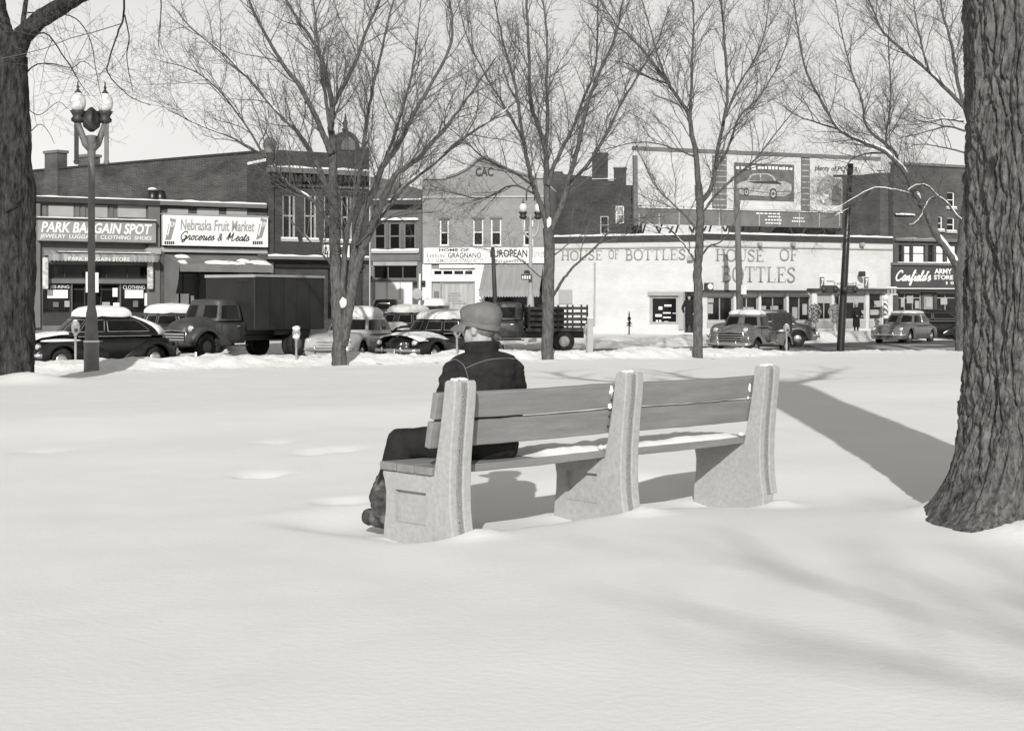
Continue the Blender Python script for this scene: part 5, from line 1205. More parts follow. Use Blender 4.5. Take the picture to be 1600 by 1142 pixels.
class Vehicle:
    def __init__(s, name, label, cat, px, Y, z, head, paint, scale=1.0, group='vehicles in the street'):
        p = P(px, Y); s.root = empty(name, (p.x, p.y, z), math.radians(head), label, cat, group); s.root.scale = (scale,)*3; s.paint = paint; s.trimm = CHROME if cat == 'car' else DARK
    def wheel(s, x, y, r, wd=0.17, cap=0.55, hub=None, dual=False):
        o = empty('wheel', (x, y, r)); o.parent = s.root; sg = 1 if y > 0 else -1
        def tyre(off): return [(r*.62, off-wd/2), (r*.86, off-wd*.55), (r*.97, off-wd*.42), (r, off-wd*.2), (r, off+wd*.2), (r*.97, off+wd*.42), (r*.86, off+wd*.55), (r*.62, off+wd/2)]
        MB().lathe(tyre(0), 26, axis='y').build('tyre', RUBBER, o, True, sharp=50)
        if dual: MB().lathe(tyre(-sg*(wd+.04)), 22, axis='y').build('tyre', RUBBER, o, True, sharp=50)
        MB().lathe([(r*.63, sg*wd*.30), (r*.6, sg*wd*.48), (r*.50, sg*wd*.40), (r*cap, sg*wd*.42), (r*cap*.9, sg*wd*.55), (r*cap*.5, sg*wd*.68), (0.005, sg*wd*.72)], 20, axis='y').build('hubcap', hub or CHROME, o, True)
    def house(s, cx, a, b, cx2, a2, b2, zb, zr, n=4.5):
        """glasshouse between the belt outline and the roof outline"""
        def out(ph, cx_, a_, b_):
            c, d = math.cos(ph), math.sin(ph); return cx_+a_*math.copysign(abs(c)**(2/n), c), b_*math.copysign(abs(d)**(2/n), d)
        def Gs(ph, v, off=0.0):
            x0, y0 = out(ph, cx, a, b); x1, y1 = out(ph, cx2, a2, b2); k = v**1.25; c_ = math.cos(ph); kx = v**(1.0 if c_ > 0 else 1.0+1.1*min(1, -2*c_))
            p = Vector((x0+(x1-x0)*kx, y0+(y1-y0)*k, zb+(zr-.09-zb)*v))
            if off:
                d = Vector((p.x-(cx+cx2)/2, p.y*1.6, .15)).normalized(); p = p+d*off
            return p
        s.G = Gs; s.gp = (cx, a, b, n, cx2, a2, b2, zb, zr); mb = MB(); NP = 56; prof = [(v/6, None) for v in range(7)]; V = []; 
        rings = [[Gs(2*math.pi*k/NP, v/6) for k in range(NP)] for v in range(7)]
        for sc, dz in ((.985, .045), (.93, .07), (.8, .086), (.5, .097), (.02, .1)):
            rings.append([Vector((cx2+(Gs(2*math.pi*k/NP, 1).x-cx2)*sc, Gs(2*math.pi*k/NP, 1).y*sc, zr-.09+dz)) for k in range(NP)])
        V = [p for r_ in rings for p in r_]; Fs = [(i*NP+k, i*NP+(k+1) % NP, (i+1)*NP+(k+1) % NP, (i+1)*NP+k) for i in range(len(rings)-1) for k in range(NP)]
        s.roof = MB().add(V, Fs).build('roof', s.paint, s.root, True); return s.roof
    def phx(s, x, side=1):
        cx, a, b, n = s.gp[:4]; t = max(-1, min(1, (x-cx)/a)); return side*math.acos(math.copysign(abs(t)**(n/2), t))
    def phy(s, y):
        cx, a, b, n = s.gp[:4]; t = max(-1, min(1, y/b)); return math.asin(math.copysign(abs(t)**(n/2), t))
    def glass(s, p0, p1, v0, v1, name, m=None, off=.008):
        N = 12; mb = MB().grid(lambda u, v: s.G(p0+(p1-p0)*u, v0+(v1-v0)*v, off), N, 4); o = mb.build(name, m or GLASS, s.roof, True)
        E = [(k/10, 0) for k in range(10)]+[(1, k/4) for k in range(4)]+[(1-k/10, 1) for k in range(10)]+[(0, 1-k/4) for k in range(5)]
        MB().tube([s.G(p0+(p1-p0)*u, v0+(v1-v0)*v, off+.004) for u, v in E], .009, 4).build('window_trim', s.trimm, s.root); return o
    def roof_snow(s, h=.09, sc=.96, seed=1, m=None):
        cx2, a2, b2, zb, zr = s.gp[4:]; NP = 40; V = []; prof = [(1.03, -.10), (1.06, -.055), (1.04, -.005), (.95, .04), (.8, .075), (.5, .10), (.02, .11)]
        for q, dz in prof:
            for k in range(NP):
                ph = 2*math.pi*k/NP; p = s.G(ph, 1); jag = 1+.03*noise.noise((math.cos(ph)*4, math.sin(ph)*4, seed)); jz = .02*noise.noise((math.cos(ph)*6, math.sin(ph)*6, seed+q*3))
                V.append((cx2+(p.x-cx2)*q*sc*jag, p.y*q*sc*jag, zr-.05+(dz+.05)*h/.11*1.2+jz))
        Fs = [(i*NP+k, i*NP+(k+1) % NP, (i+1)*NP+(k+1) % NP, (i+1)*NP+k) for i in range(len(prof)-1) for k in range(NP)]
        MB().add(V, Fs).build('roof_snow', SNOW, s.root, True)
    def top_snow(s, fn, x0, x1, wy, h=.07, seed=0, n=16):
        """snow lying on a body panel: fn(x, y) gives the panel height"""
        def g(u, v):
            x = x0+(x1-x0)*u; y = wy*(2*v-1)*(1+.06*noise.noise((u*5, seed, v)))
            e = min(1, 6*u, 6*(1-u), 5*v, 5*(1-v)); e = max(0, e)
            return (x, y, fn(x, y)-.012+(h*(e**.5))*(1+.3*noise.noise((x*3, y*3, seed))))
        MB().grid(g, n, 12).build('hood_snow', SNOW, s.root, True)
def lamp_unit(v, x, y, z, r, tilt=0, m=None):
    o = MB().lathe([(r*.5, -.14), (r*.95, -.06), (r*1.08, 0), (r*1.0, .02), (r*.9, .01)], 18, (x, y, z), 'x').build('headlight', m or CHROME, v.root, True)
    MB().lathe([(r*.92, .008), (r*.7, .035), (r*.35, .05), (.004, .055)], 16, (x, y, z), 'x').build('lens', mat('lamp_glass', 0.5, 0.15, 0.6), o, True)
def bumper(v, x, w, z, sweep=.14, sg=1, h=.075, m=None):
    pts = [(x-sg*sweep*(abs(t)**2.5)-(sg*.12 if abs(t) > .97 else 0), w*t, z) for t in [k/10 for k in range(-10, 11)]]
    mb = MB(); 
    secs = [[(p[0]-sg*.03, p[1], p[2]-h), (p[0], p[1], p[2]-h*.8), (p[0]+sg*.03, p[1], p[2]), (p[0], p[1], p[2]+h*.8), (p[0]-sg*.03, p[1], p[2]+h)] for p in pts]
    o = loft(secs).build('bumper', m or CHROME, v.root, True)
    for y in (-w*.42, w*.42): MB().ball((x+sg*.03, y, z+.02), (.05, .035, .13), 10, 8).build('bumper_guard', m or CHROME, o, True)
    return o
def sedan(name, label, px, Y, z, head, paint, style='forties', L=4.9, W=1.84, H=1.62, wb=2.95, wr=.345, scale=1.0, roofsnow=.09, hoodsnow=0, trunksnow=0, fastback=False, grille='bars', plate=False, trim=True, hub=None):
    v = Vehicle(name, label, 'car', px, Y, z, head, paint, scale); hl, hw = L/2, W/2; xf, xr = wb/2+.02, -wb/2+.02; N = 64
    four = style == 'forties'
    if four:
        wf = [(-1, .45), (-.97, .62), (-.85, .76), (-.6, .84), (-.3, .88), (.2, .86), (.34, .74), (.6, .60), (.88, .45), (.97, .32), (1, .18)]
        zt = [(-1, .62), (-.97, .74), (-.85, .93), (-.6, 1.02), (.2, 1.04), (.34, 1.06), (.6, 1.04), (.85, .97), (.95, .88), (1, .70)]
    else:
        wf = [(-1, .72), (-.97, .86), (-.85, .95), (-.5, 1), (.5, 1), (.85, .97), (.95, .91), (1, .80)]
        zt = [(-1, .66), (-.97, .80), (-.85, .92), (-.5, .97), (.2, .99), (.34, 1.0), (.6, .98), (.85, .92), (.95, .84), (1, .66)]
    def sec(t):
        x = t*hl; w_ = ip(t, wf)*hw; zb = .30
        if not four: zb = max(arch(x, xf, wr+.075, wr, .27), arch(x, xr, wr+.06, wr-.06, .27))
        return bsec(x, w_, ip(t, zt)*H/1.62, min(zb, ip(t, zt)*H/1.62-.12), .035 if not four else .05, .75)
    v.body = loft([sec(-1+2*i/N) for i in range(N+1)]).build('body', paint, v.root, True, sharp=50)
    MB().box(-hl*.86, hl*.84, -hw*.62, hw*.62, .24, .56).build('chassis', BLACK, v.root)
    top = lambda x, y: ip(x/hl, zt)*H/1.62+.03-.05*(abs(y)/(hw*.9))**3*2
    if four:
        for sg in (1, -1):
            def fen(x0, x1, xw, yc, w_, zs, nm):
                M_ = 30; secs = []
                for i in range(M_+1):
                    x = x0+(x1-x0)*i/M_; t = i/M_; zt_ = ip(t, zs); ww = w_*(math.sin(math.pi*min(.5, .08+t*1.1))*math.sin(math.pi*min(.5, .12+(1-t)*1.1)))**.6
                    zb = min(arch(x, xw, wr+.06, wr, .27), zt_-.04); h = zt_-zb
                    q = [(yc-ww*.9, zb+.0), (yc-ww*.8, zb+.7*h), (yc-ww*.35, zb+.96*h), (yc+ww*.2, zt_), (yc+ww*.65, zb+.93*h), (yc+ww*.92, zb+.72*h), (yc+ww, zb+.42*h), (yc+ww*.95, zb)]
                    secs.append([(x, sg*y, z_) for y, z_ in q])
                return loft(secs).build(nm, paint, v.root, True, sharp=55)
            fen(hl*.985, hl*.02, xf, hw*.73, hw*.29, [(0, .55), (.06, .72), (.2, .86), (.4, .90), (.65, .84), (.85, .74), (1, .60)], 'fender')
            fen(-hl*.20, -hl*.97, xr, hw*.74, hw*.26, [(0, .45), (.15, .68), (.4, .86), (.6, .87), (.85, .70), (1, .42)], 'fender')
            lamp_unit(v, hl*.93, sg*hw*.74, .72, .10)
            MB().box(-hl*.25, hl*.12, sg*hw*.84-.05, sg*hw*.84+.05, .27, .31).build('running_board', BLACK, v.root)
    else:
        for sg in (1, -1): lamp_unit(v, hl*.955, sg*hw*.74, .74, .105)
    if four:
        g = v.house(-.33 if fastback else -.18, 1.62 if fastback else 1.28, hw*.87, -.14, .92 if not fastback else .78, hw*.68, 1.0, H, 4.2)
    else: g = v.house(-.32, 1.34, hw*.93, -.36, .80, hw*.74, .95*H/1.62, H, 3.8)
    yw = hw*.70; pf = v.phy(yw); v0, v1 = (.24, .84)
    v.glass(-pf, -.02, v0, v1, 'windscreen'); v.glass(.02, pf, v0, v1, 'windscreen')
    xa = v.gp[0]+v.gp[1]*.86; xb = v.gp[0]-v.gp[1]*(.70 if not fastback else .62); xm = v.gp[0]+v.gp[1]*(.14 if not fastback else .28)
    for sg in (1, -1):
        v.glass(v.phx(xa-.05, sg), v.phx(xm+.07, sg), v0, .82, 'side_window'); v.glass(v.phx(xm-.07, sg), v.phx(xb, sg), v0, .80, 'side_window')
    rw = v.phy(hw*.42); v.glass(math.pi-rw, math.pi+rw, .42, .85, 'rear_window')
    for sx in ((xf, 1), (xf, -1), (xr, 1), (xr, -1)): v.wheel(sx[0], sx[1]*(hw*.80), wr, .165, .55, hub)
    fb = bumper(v, hl+.07, hw*.94, .47); bumper(v, -hl-.07, hw*.94, .47, sg=-1)
    zg = .62; wg = hw*(.5 if four else .62)
    MB().grid(lambda u, q: (hl*(.985 if not four else .955)+.02-.12*(2*u-1)**2, wg*(2*u-1), zg-.10+.2*q), 10, 2).build('grille', BLACK, v.root)
    for k in range(4 if four else 3): MB().tube([(hl*(.985 if not four else .955)+.05-.12*(t/5)**2, wg*t/5, zg-.09+(.2/(3 if four else 2))*k*.9) for t in range(-5, 6)], .016, 6).build('grille_bar', CHROME, v.root, True)
    if plate: MB().box(hl+.115, hl+.125, -.16, .16, .40, .54).build('licence_plate', WHITE, fb)
    else: MB().box(-hl-.125, -hl-.115, -.15, .15, .42, .55).build('licence_plate', LGREY, v.root)
    if trim:
        for sg in (1, -1):
            MB().tube([(x, sg*hw*(.885 if four else 1.003), (1.0 if four else .72)) for x in (-1.3, -.4, .5, 1.0)], .012, 5).build('trim_strip', CHROME, v.root)
            MB().tube([(xm+.15, sg*hw*(.90 if four else 1.0)+sg*.03, .86), (xm+.32, sg*hw*(.90 if four else 1.0)+sg*.04, .86)], .014, 6).build('door_handle', CHROME, v.root)
            MB().ball((-hl*.94, sg*hw*(.62 if four else .78), .74), (.05, .05, .07), 8, 6).build('tail_light', DGREY, v.root, True)
    MB().tube([(hl*.35, 0, top(hl*.35, 0)+.03), (hl*.7, 0, top(hl*.7, 0)+.035), (hl*.93, 0, top(hl*.93, 0)+.03)], .016, 6).build('hood_ornament', CHROME, v.root, True)
    if roofsnow: v.roof_snow(roofsnow)
    if fastback and roofsnow:                        # snow sliding down the long tail
        def tl(u, q):
            ph = math.pi-.95+1.9*u; e = max(0, min(1, 7*u, 7*(1-u), 5*q)); return v.G(ph, .06+.94*q, .012+.07*e**.5*(1+.3*noise.noise((u*5, q*4, 2))))
        MB().grid(tl, 22, 10).build('tail_snow', SNOW, v.root, True)
    if hoodsnow > .15: v.top_snow(lambda x, y: .98*H/1.62+.07-.22*(abs(y)/hw)**2.2-.10*max(0, x/hl-.6), hl*.30, hl*.93, hw*.93, .07, 1, 24)
    elif hoodsnow: v.top_snow(top, hl*.36, hl*.95, hw*(.58 if four else .82), hoodsnow, 1)
    if trunksnow: v.top_snow(top, -hl*.92, -hl*.62, hw*.62, trunksnow, 4)
    if hoodsnow and four and hoodsnow < .15:
        for sg in (1, -1): clump_mb = clump(MB(), (hl*.62, sg*hw*.74, .89), (.62, .2, .055), 3, 16, 8, .15).build('fender_snow', SNOW, v.root, True)
    return v
BLK = mat('black_car_paint', 0.010, 0.22, 0.5, nz=(3, .4)); DKP = mat('dark_car_paint', 0.03, 0.25, 0.5, nz=(3, .3)); PALE = mat('pale_car_paint', 0.40, 0.28, 0.5, nz=(2, .15)); GRP = mat('grey_car_paint', 0.12, 0.28, 0.5, nz=(2, .2))
TRK = mat('faded_truck_paint', 0.055, 0.45, 0.4, nz=(2, .4)); TRB = mat('truck_box_panel', 0.022, 0.5, 0.35, nz=(.9, .55), stretch=(1, 1, .6)); WOODD = mat('dark_stake_wood', 0.06, 0.85, 0.2, nz=(6, .4))
sedan('sedan', 'black fastback sedan with snow on its roof, parked behind the lamp post', 152, 45.0, -.72, -138, BLK, 'forties', L=4.65, H=1.66, fastback=True, roofsnow=.16, hoodsnow=.06)
sedan('sedan', 'dark sedan with thick white roof snow just left of the box truck', 262, 57, -.66, -138, DKP, 'forties', roofsnow=.18, hoodsnow=.05)
sedan('sedan', 'pale grey sedan half hidden by the forked tree', 556, 51.2, -.72, -106, PALE, 'fifties', L=5.0, H=1.60, roofsnow=.18, hoodsnow=0)
sedan('sedan', 'dark sedan with deep snow on hood and roof, left of the seated man', 690, 50.5, -.74, -124, BLK, 'forties', L=5.1, W=1.9, H=1.55, roofsnow=.16, hoodsnow=.17, trunksnow=.12, plate=True)
sedan('sedan', 'dark sedan glimpsed between the pale sedan and the snowy hooded one', 636, 60, -.66, -112, DKP, 'forties', roofsnow=.16, hoodsnow=.1)
sedan('sedan', 'black sedan seen from behind before the boarded shop window', 607, 72, -.36, 84, BLK, 'forties', W=1.66, H=1.76, L=4.4, roofsnow=0, trim=False)
sedan('sedan', 'dark sedan seen from behind with snow on its roof by the pale market building', 680, 70, -.40, 82, DKP, 'forties', W=1.72, H=1.60, L=4.4, roofsnow=.17, trim=False)
sedan('sedan', 'mid grey sedan just behind the old stake pickup', 1192, 69, -.70, 176, GRP, 'forties', L=4.7, roofsnow=0, hub=CHROME)
sedan('sedan', 'grey sedan with snowy roof driving along the cleared street at right', 1414, 75.5, -.78, -125, GRP, 'fifties', L=4.9, H=1.58, roofsnow=.06)
sedan('sedan', 'dark fastback sedan partly hidden behind the driving grey sedan', 1448, 80, -.72, -163, BLK, 'forties', fastback=True, L=4.7, roofsnow=0)
# --- trucks
def truck_front(v, xc, hw, zh, nose, paint, gm='bars', wr=.45, fw=.9):
    """hood, fenders, grille and lamps in front of a cab whose cowl is at x = xc"""
    N = 18; secs = []
    for i in range(N+1):
        t = i/N; x = xc+(nose-xc)*t; w_ = ip(t, [(0, .80), (.4, .68), (.8, .55), (.95, .46), (1, .36)])*hw; zt_ = ip(t, [(0, zh), (.5, zh-.05), (.85, zh-.16), (.96, zh-.27), (1, zh-.42)])
        secs.append(bsec(x, w_, zt_, .62, .07))
    loft(secs).build('hood', paint, v.root, True, sharp=55); xw = nose-.55
    for sg in (1, -1):
        M_ = 30; sc = []
        for i in range(M_+1):
            t = i/M_; x = nose+.10+(xc-.35-nose-.10)*t; zt_ = ip(t, [(0, .80), (.05, .98), (.2, 1.12), (.45, 1.13), (.7, 1.0), (.9, .82), (1, .58)]); ww = .30*(math.sin(math.pi*min(.5, .14+t*1.2)))**.6; yc = hw*fw-.22
            zb = min(arch(x, xw, wr+.10, wr, .50), zt_-.05); h = zt_-zb; q = [(yc-ww, zb+.3*h), (yc-ww*.7, zb+.9*h), (yc-ww*.2, zb+.99*h), (yc+ww*.4, zb+.97*h), (yc+ww*.85, zb+.78*h), (yc+ww, zb+.5*h), (yc+ww, zb)]
            sc.append([(x, sg*y, z_) for y, z_ in q])
        loft(sc).build('fender', paint, v.root, True, sharp=55); lamp_unit(v, nose+.0, sg*(hw*fw-.24), 1.08, .115)
        v.wheel(xw, sg*(hw*fw-.10), wr, .2, .5, MGREY)
    MB().grid(lambda u, q: (nose+.07-.10*(2*u-1)**2, .56*(2*u-1), .56+.40*q), 8, 2).build('grille', BLACK, v.root)
    for k in range(4): MB().box(nose+.05, nose+.10, -.52, .52, .58+.095*k, .63+.095*k).build('grille_bar', LGREY if gm == 'bars' else CHROME, v.root, bevel=.012)
    MB().tube([(nose+.06, -.58, .58), (nose+.07, -.6, .98), (nose+.08, 0, 1.02), (nose+.07, .6, .98), (nose+.06, .58, .58)], .022, 6).build('grille_frame', CHROME, v.root, True)
def cab(v, x0, x1, hw, zr, zbelt, paint):
    secs = [bsec(x, hw*w_, zbelt, .55, .01) for x, w_ in ((x0, .93), (x0+.08, .99), ((x0+x1)/2, 1), (x1-.1, .97), (x1, .9))]; loft(secs).build('cab', paint, v.root, True, sharp=50)
    c = (x0+x1)/2; a = (x1-x0)/2; v.house(c, a*1.0, hw*.97, c-.08, a*.78, hw*.80, zbelt-.03, zr, 4.6); pf = v.phy(hw*.80)
    v.glass(-pf, -.02, .15, .82, 'windscreen'); v.glass(.02, pf, .15, .82, 'windscreen')
    for sg in (1, -1):
        v.glass(v.phx(x1-.2, sg), v.phx(x0+.35, sg), .12, .80, 'side_window'); MB().tube([(x0+.34, sg*(hw+.01), .62), (x0+.33, sg*(hw+.012), zbelt-.08), (x1-.14, sg*(hw*.985+.012), zbelt-.08), (x1-.18, sg*(hw+.01), .62), (x0+.34, sg*(hw+.01), .62)], .008, 4).build('door_seam', BLACK, v.root)
        MB().tube([(x0+.42, sg*(hw+.04), zbelt-.22), (x0+.56, sg*(hw+.04), zbelt-.22)], .015, 6).build('door_handle', CHROME, v.root); MB().box(x0, x1+.15, sg*hw*.9-.12, sg*hw*.9+.14, .46, .50).build('running_board', DARK, v.root)
    rw = v.phy(hw*.45); v.glass(math.pi-rw, math.pi+rw, .2, .7, 'rear_window')
v = Vehicle('box_truck', 'big dark box truck with bulbous cab and barred grille', 'truck', 372, 54.3, -.70, -122, TRK)
cab(v, .55, 2.0, .92, 2.06, 1.36, TRK); truck_front(v, 1.85, .95, 1.42, 3.15, TRK, fw=1.03)
bx = MB().box(-3.4, .42, -1.15, 1.15, .98, 2.88).build('cargo_box', TRB, v.root, bevel=.03)
for sg in (1, -1):
    for k in range(6): MB().box(-3.3+.72*k, -3.27+.72*k, sg*1.152-(.015 if sg < 0 else 0), sg*1.152+(.015 if sg > 0 else 0), 1.0, 2.84).build('panel_batten', TRB, bx)
    MB().box(-3.4, .42, sg*1.16-.02, sg*1.16+.02, 2.85, 2.93).build('roof_rail', LGREY, bx)
    v.wheel(-2.0, sg*.98, .45, .2, .5, MGREY, dual=True)
MB().box(.38, .46, -1.16, 1.16, 2.83, 2.93).build('roof_rail', LGREY, bx); MB().box(.40, .445, .30, .85, 2.66, 2.70).build('vent_slot', BLACK, bx)
MB().box(-3.4, 3.0, -.42, .42, .62, .80).build('frame_rail', BLACK, v.root); bumper(v, 3.42, .98, .55, .05, m=DARK)
MB().box(-2.9, -.9, -.9, .9, .80, .97).build('subframe', BLACK, v.root)
v = Vehicle('stake_truck', 'dark stake bed truck side on, behind the seated man and the middle tree', 'truck', 822, 62, -.72, -176, TRK)
cab(v, .15, 1.45, .88, 1.98, 1.32, TRK); truck_front(v, 1.35, .9, 1.36, 2.55, TRK, fw=1.0, wr=.40)
MB().box(-2.4, .08, -1.0, 1.0, .82, .95).build('bed', WOODD, v.root); MB().box(-2.3, 2.3, -.4, .4, .55, .80).build('frame_rail', BLACK, v.root)
def stakes(v, x0, x1, w_, z0, z1, n, solid=0.0, rows=5):
    for sg in (1, -1):
        for k in range(n): x = x0+(x1-x0)*k/(n-1); MB().box(x-.035, x+.035, sg*w_-.03, sg*w_+.03, z0-.1, z1+.03).build('stake', WOODD, v.root)
        for k in range(rows): z = z0+(z1-z0)*(k+.5)/rows; MB().box(x0-.03, x1+.03, sg*(w_+.045)-.013, sg*(w_+.045)+.013, z-.055, z+.055).build('slat', WOODD, v.root)
    for k in range(rows): z = z0+(z1-z0)*(k+.5)/rows; MB().box(x0-.045, x0-.02, -w_, w_, z-.055, z+.055).build('slat', WOODD, v.root); 
stakes(v, -2.36, -.05, 1.0, .97, 1.85, 5, rows=4)
MB().box(-1.45, .02, -.93, .93, .96, 1.80).build('load', mat('dark_tarpaulin', .045, .9, .15, nz=(4, .4), bump=(6, .6, .05)), v.root, bevel=.05)
for sg in (1, -1): v.wheel(-1.45, sg*.82, .42, .2, .55, LGREY, dual=True)
v = Vehicle('pickup_truck', 'old grey pickup with wooden stake sides and snow on roof and rear fender', 'truck', 1176, 60, -.82, -122, GRP, .95)
cab(v, -.05, 1.25, .86, 1.78, 1.22, GRP); truck_front(v, 1.12, .88, 1.28, 2.25, GRP, 'chrome', fw=1.0, wr=.36); v.roof_snow(.10)
MB().box(-2.2, -.12, -.78, .78, .60, .95).build('bed', GRP, v.root, bevel=.03)
stakes(v, -2.15, -.2, .80, 1.0, 1.75, 3, rows=6)
for sg in (1, -1):
    sc = []
    for i in range(21):
        t = i/20; x = -.55-1.25*t; zt_ = ip(t, [(0, .62), (.12, .9), (.4, .98), (.65, .98), (.9, .86), (1, .55)]); zb = min(arch(x, -1.2, .44, .36, .42), zt_-.05); h = zt_-zb
        sc.append([(x, sg*y, z_) for y, z_ in ((.76, zb+.5*h), (.8, zt_), (.95, zb+.98*h), (1.03, zb+.8*h), (1.05, zb))])
    loft(sc).build('fender', GRP, v.root, True, sharp=55); v.wheel(-1.2, sg*.9, .36, .17, .5, LGREY)
    clump(MB(), (-1.15, sg*.9, 1.0), (.5, .16, .07), 2, 14, 8, .15).build('fender_snow', SNOW, v.root, True)
bumper(v, 2.55, .92, .52, .08)

# ------------------------------------------------------------------ street furniture
def wz(px, Y, py): return P(px, Y, py).z
# twin globe lamp, near
IRON = mat('lamp_iron', 0.13, 0.55, 0.35, nz=(3, .25)); GLOBE = mat('lamp_globe', 0.62, 0.25, 0.5, nz=(3, .12))
def twin_lamp(label, px, Y, ybase, ytop, arms, globe_w, spread, light=IRON):
    zb = wz(px, Y, ybase); k = Y/F; H = (ybase-ytop)*k; p = P(px, Y); o = empty('street_lamp', (p.x, p.y, zb), 0.22, label, 'street lamp', 'twin globe street lamps')
    g = globe_w*k/2; sp = spread*k/2; zh = H-g*5.0
    n = 16; R0 = .165 if arms == 'urn' else .16; prof = [(R0*1.15, -.3), (R0*1.15, .02), (R0*1.12, H*.10), (R0*1.2, H*.11), (R0*1.2, H*.115), (R0, H*.125), (R0*.82, H*.22), (R0*.62, H*.24), (R0*.55, H*.3), (R0*.50, zh*.9), (R0*.62, zh*.93), (R0*.62, zh*.96), (R0*.8, zh), (R0*.3, zh+.02)]
    MB().lathe(prof, n).build('post', light, o.id_data if False else o, True, sharp=40)
    for s_ in (-1, 1):
        x = s_*sp
        if arms == 'urn':
            MB().tube([(0, 0, zh-.35), (s_*sp*.45, 0, zh-.2), (s_*sp*.8, 0, zh+.12), (x, 0, zh+.32)], [.10, .09, .075, .07], 10).build('arm', light, o, True)
            MB().box(min(x-s_*.02, x+s_*.09), max(x-s_*.02, x+s_*.09), -.05, .05, zh-.62, zh+.33).build('bracket_drop', light, o, bevel=.02); MB().ball((x+s_*.035, 0, zh-.66), (.075, .06, .07), 10, 8).build('pendant', light, o, True)
        else:
            pts = [(0, 0, zh-.5), (s_*sp*.7, 0, zh-.35), (s_*sp*1.05, 0, zh+.0), (x, 0, zh+.32)]
            MB().tube([Vector(q) for q in cr(pts, 4)], .055, 8).build('arm', light, o, True)
        zc = zh+.42
        MB().lathe([(.06, -.12), (.16, -.06), (.17, .0), (.12, .06), (.15, .12), (.20, .2)], 14, (x, 0, zc)).build('globe_holder', DARK, o, True)
        gl = MB().lathe([(g*.62, .18), (g*.9, .18+g*.55), (g, .18+g*1.15), (g*.92, .18+g*1.7), (g*.6, .18+g*2.2), (g*.3, .18+g*2.4)], 18, (x, 0, zc)).build('globe', GLOBE, o, True)
        MB().lathe([(g*.42, 0), (g*.45, g*.12), (g*.25, g*.3), (g*.12, g*.55), (g*.2, g*.8), (g*.1, g*1.0), (.015, g*1.5)], 12, (x, 0, zc+.18+g*2.3)).build('finial', DARK, gl, True)
    if arms == 'urn':
        MB().lathe([(.05, 0), (.2, .12), (.24, .32), (.16, .5), (.03, .62)], 12, (0, 0, zh+.1)).build('urn', DARK, o, True); MB().box(-sp, sp, -.05, .05, zh+.34, zh+.42).build('crossbar', light, o)
    else:
        pts = [(-sp*.55, 0, zh+1.1), (-sp*.5, 0, zh+1.5), (0, 0, zh+1.75), (sp*.5, 0, zh+1.5), (sp*.55, 0, zh+1.1)]; MB().tube([Vector(q) for q in cr(pts, 4)], .03, 6).build('hoop', DARK, o, True)
        MB().tube([(0, 0, zh), (0, 0, zh+.5)], .05, 8).build('stem', light, o)
    return o
l1 = twin_lamp('tall twin globe iron street lamp in front of the black sedan at left', 143, 38.6, 585, 150, 'urn', 25, 41)
MB().lathe([(.195, 0), (.2, .03), (.15, .06)], 16, (0, 0, .81)).build('snow_collar', SNOW, l1, True)
twin_lamp('pale twin globe street lamp before the market awning, left of the middle tree', 829, 66, 500, 324, 'hoop', 12, 24, LGREY)
# parking meters
METER = mat('meter_grey', 0.26, 0.45, 0.4, nz=(8, .25))
def meter_parts(o):
    MB().tube([(0, 0, -.4), (0, 0, 1.05)], .032, 10).build('pole', METER, o, True); MB().lathe([(.04, 0), (.055, .03), (.05, .08)], 12, (0, 0, 1.03)).build('collar', METER, o, True)
    pl = [(-.075, 1.1), (.075, 1.1), (.10, 1.22), (.105, 1.32), (.085, 1.42), (.045, 1.47), (-.045, 1.47), (-.085, 1.42), (-.105, 1.32), (-.10, 1.22)]
    h = MB().prism(pl, -.06, .06, 'xz').build('head', METER, o, bevel=.02); MB().lathe([(.066, -.068), (.07, -.062), (.07, -.055)], 16, (0, 0, 1.37), 'y').build('dial', LGREY, h, True); MB().box(-.045, .045, -.068, -.05, 1.15, 1.25).build('coin_box', DGREY, h)
for i, (px, ytop, yb, c, lab) in enumerate(((118, 500, 580, 47.0, 'parking meter beside the tall iron street lamp at left'), (463, 512, 580, 46.3, 'snow capped parking meter in front of the pale sedan'), (714, 508, 572, 46.5, 'parking meter in front of the snow hooded dark sedan'), (917, 507, 562, 46.6, 'parking meter next to the pale square post'), (1229, 506, 556, 46.6, 'parking meter beside the old stake pickup'))):
    Y = lineY(px, c); zb = wz(px, Y, yb); p = P(px, Y); k = (wz(px, Y, ytop)-zb)/1.5; o = empty('parking_meter', (p.x, p.y, zb), .5, lab, 'parking meter', 'parking meters along the kerb'); o.scale = (max(1, k),)*2+(k,)
    meter_parts(o)
    if i == 1: clump(MB(), (0, 0, 1.47), (.12, .10, .09), 1).build('snow', SNOW, o, True); clump(MB(), (-.02, -.05, 1.2), (.1, .07, .09), 5).build('snow', SNOW, o, True)
    else: clump(MB(), (0, 0, 1.475), (.06, .055, .03), i).build('snow', SNOW, o, True)
def simple_pole(name, label, cat, px0, y0, px1, y1, Y, r, m, parts=()):
    b = P(px1, Y, y1); t = P(px0, Y, y0)-b; o = empty(name, b, 0, label, cat); MB().tube([Vector((0, 0, -.4))-t*.02, t*.0, t*.5, t], [r*1.15, r*1.1, r, r*.85], 12).build('pole', m, o, True); return o, b
o, b = simple_pole('post', 'pale square post beside a parking meter, right of the middle tree', 'post', 922, 507, 922, 562, lineY(922, 46.4), .001, LGREY)
bpy.data.objects.remove(o.children[0]); MB().box(-.09, .09, -.09, .09, -.4, 1.28).build('shaft', LGREY, o, bevel=.01); MB().box(-.1, .1, -.1, .1, 1.283, 1.33).build('cap', CREAM, o, bevel=.01)
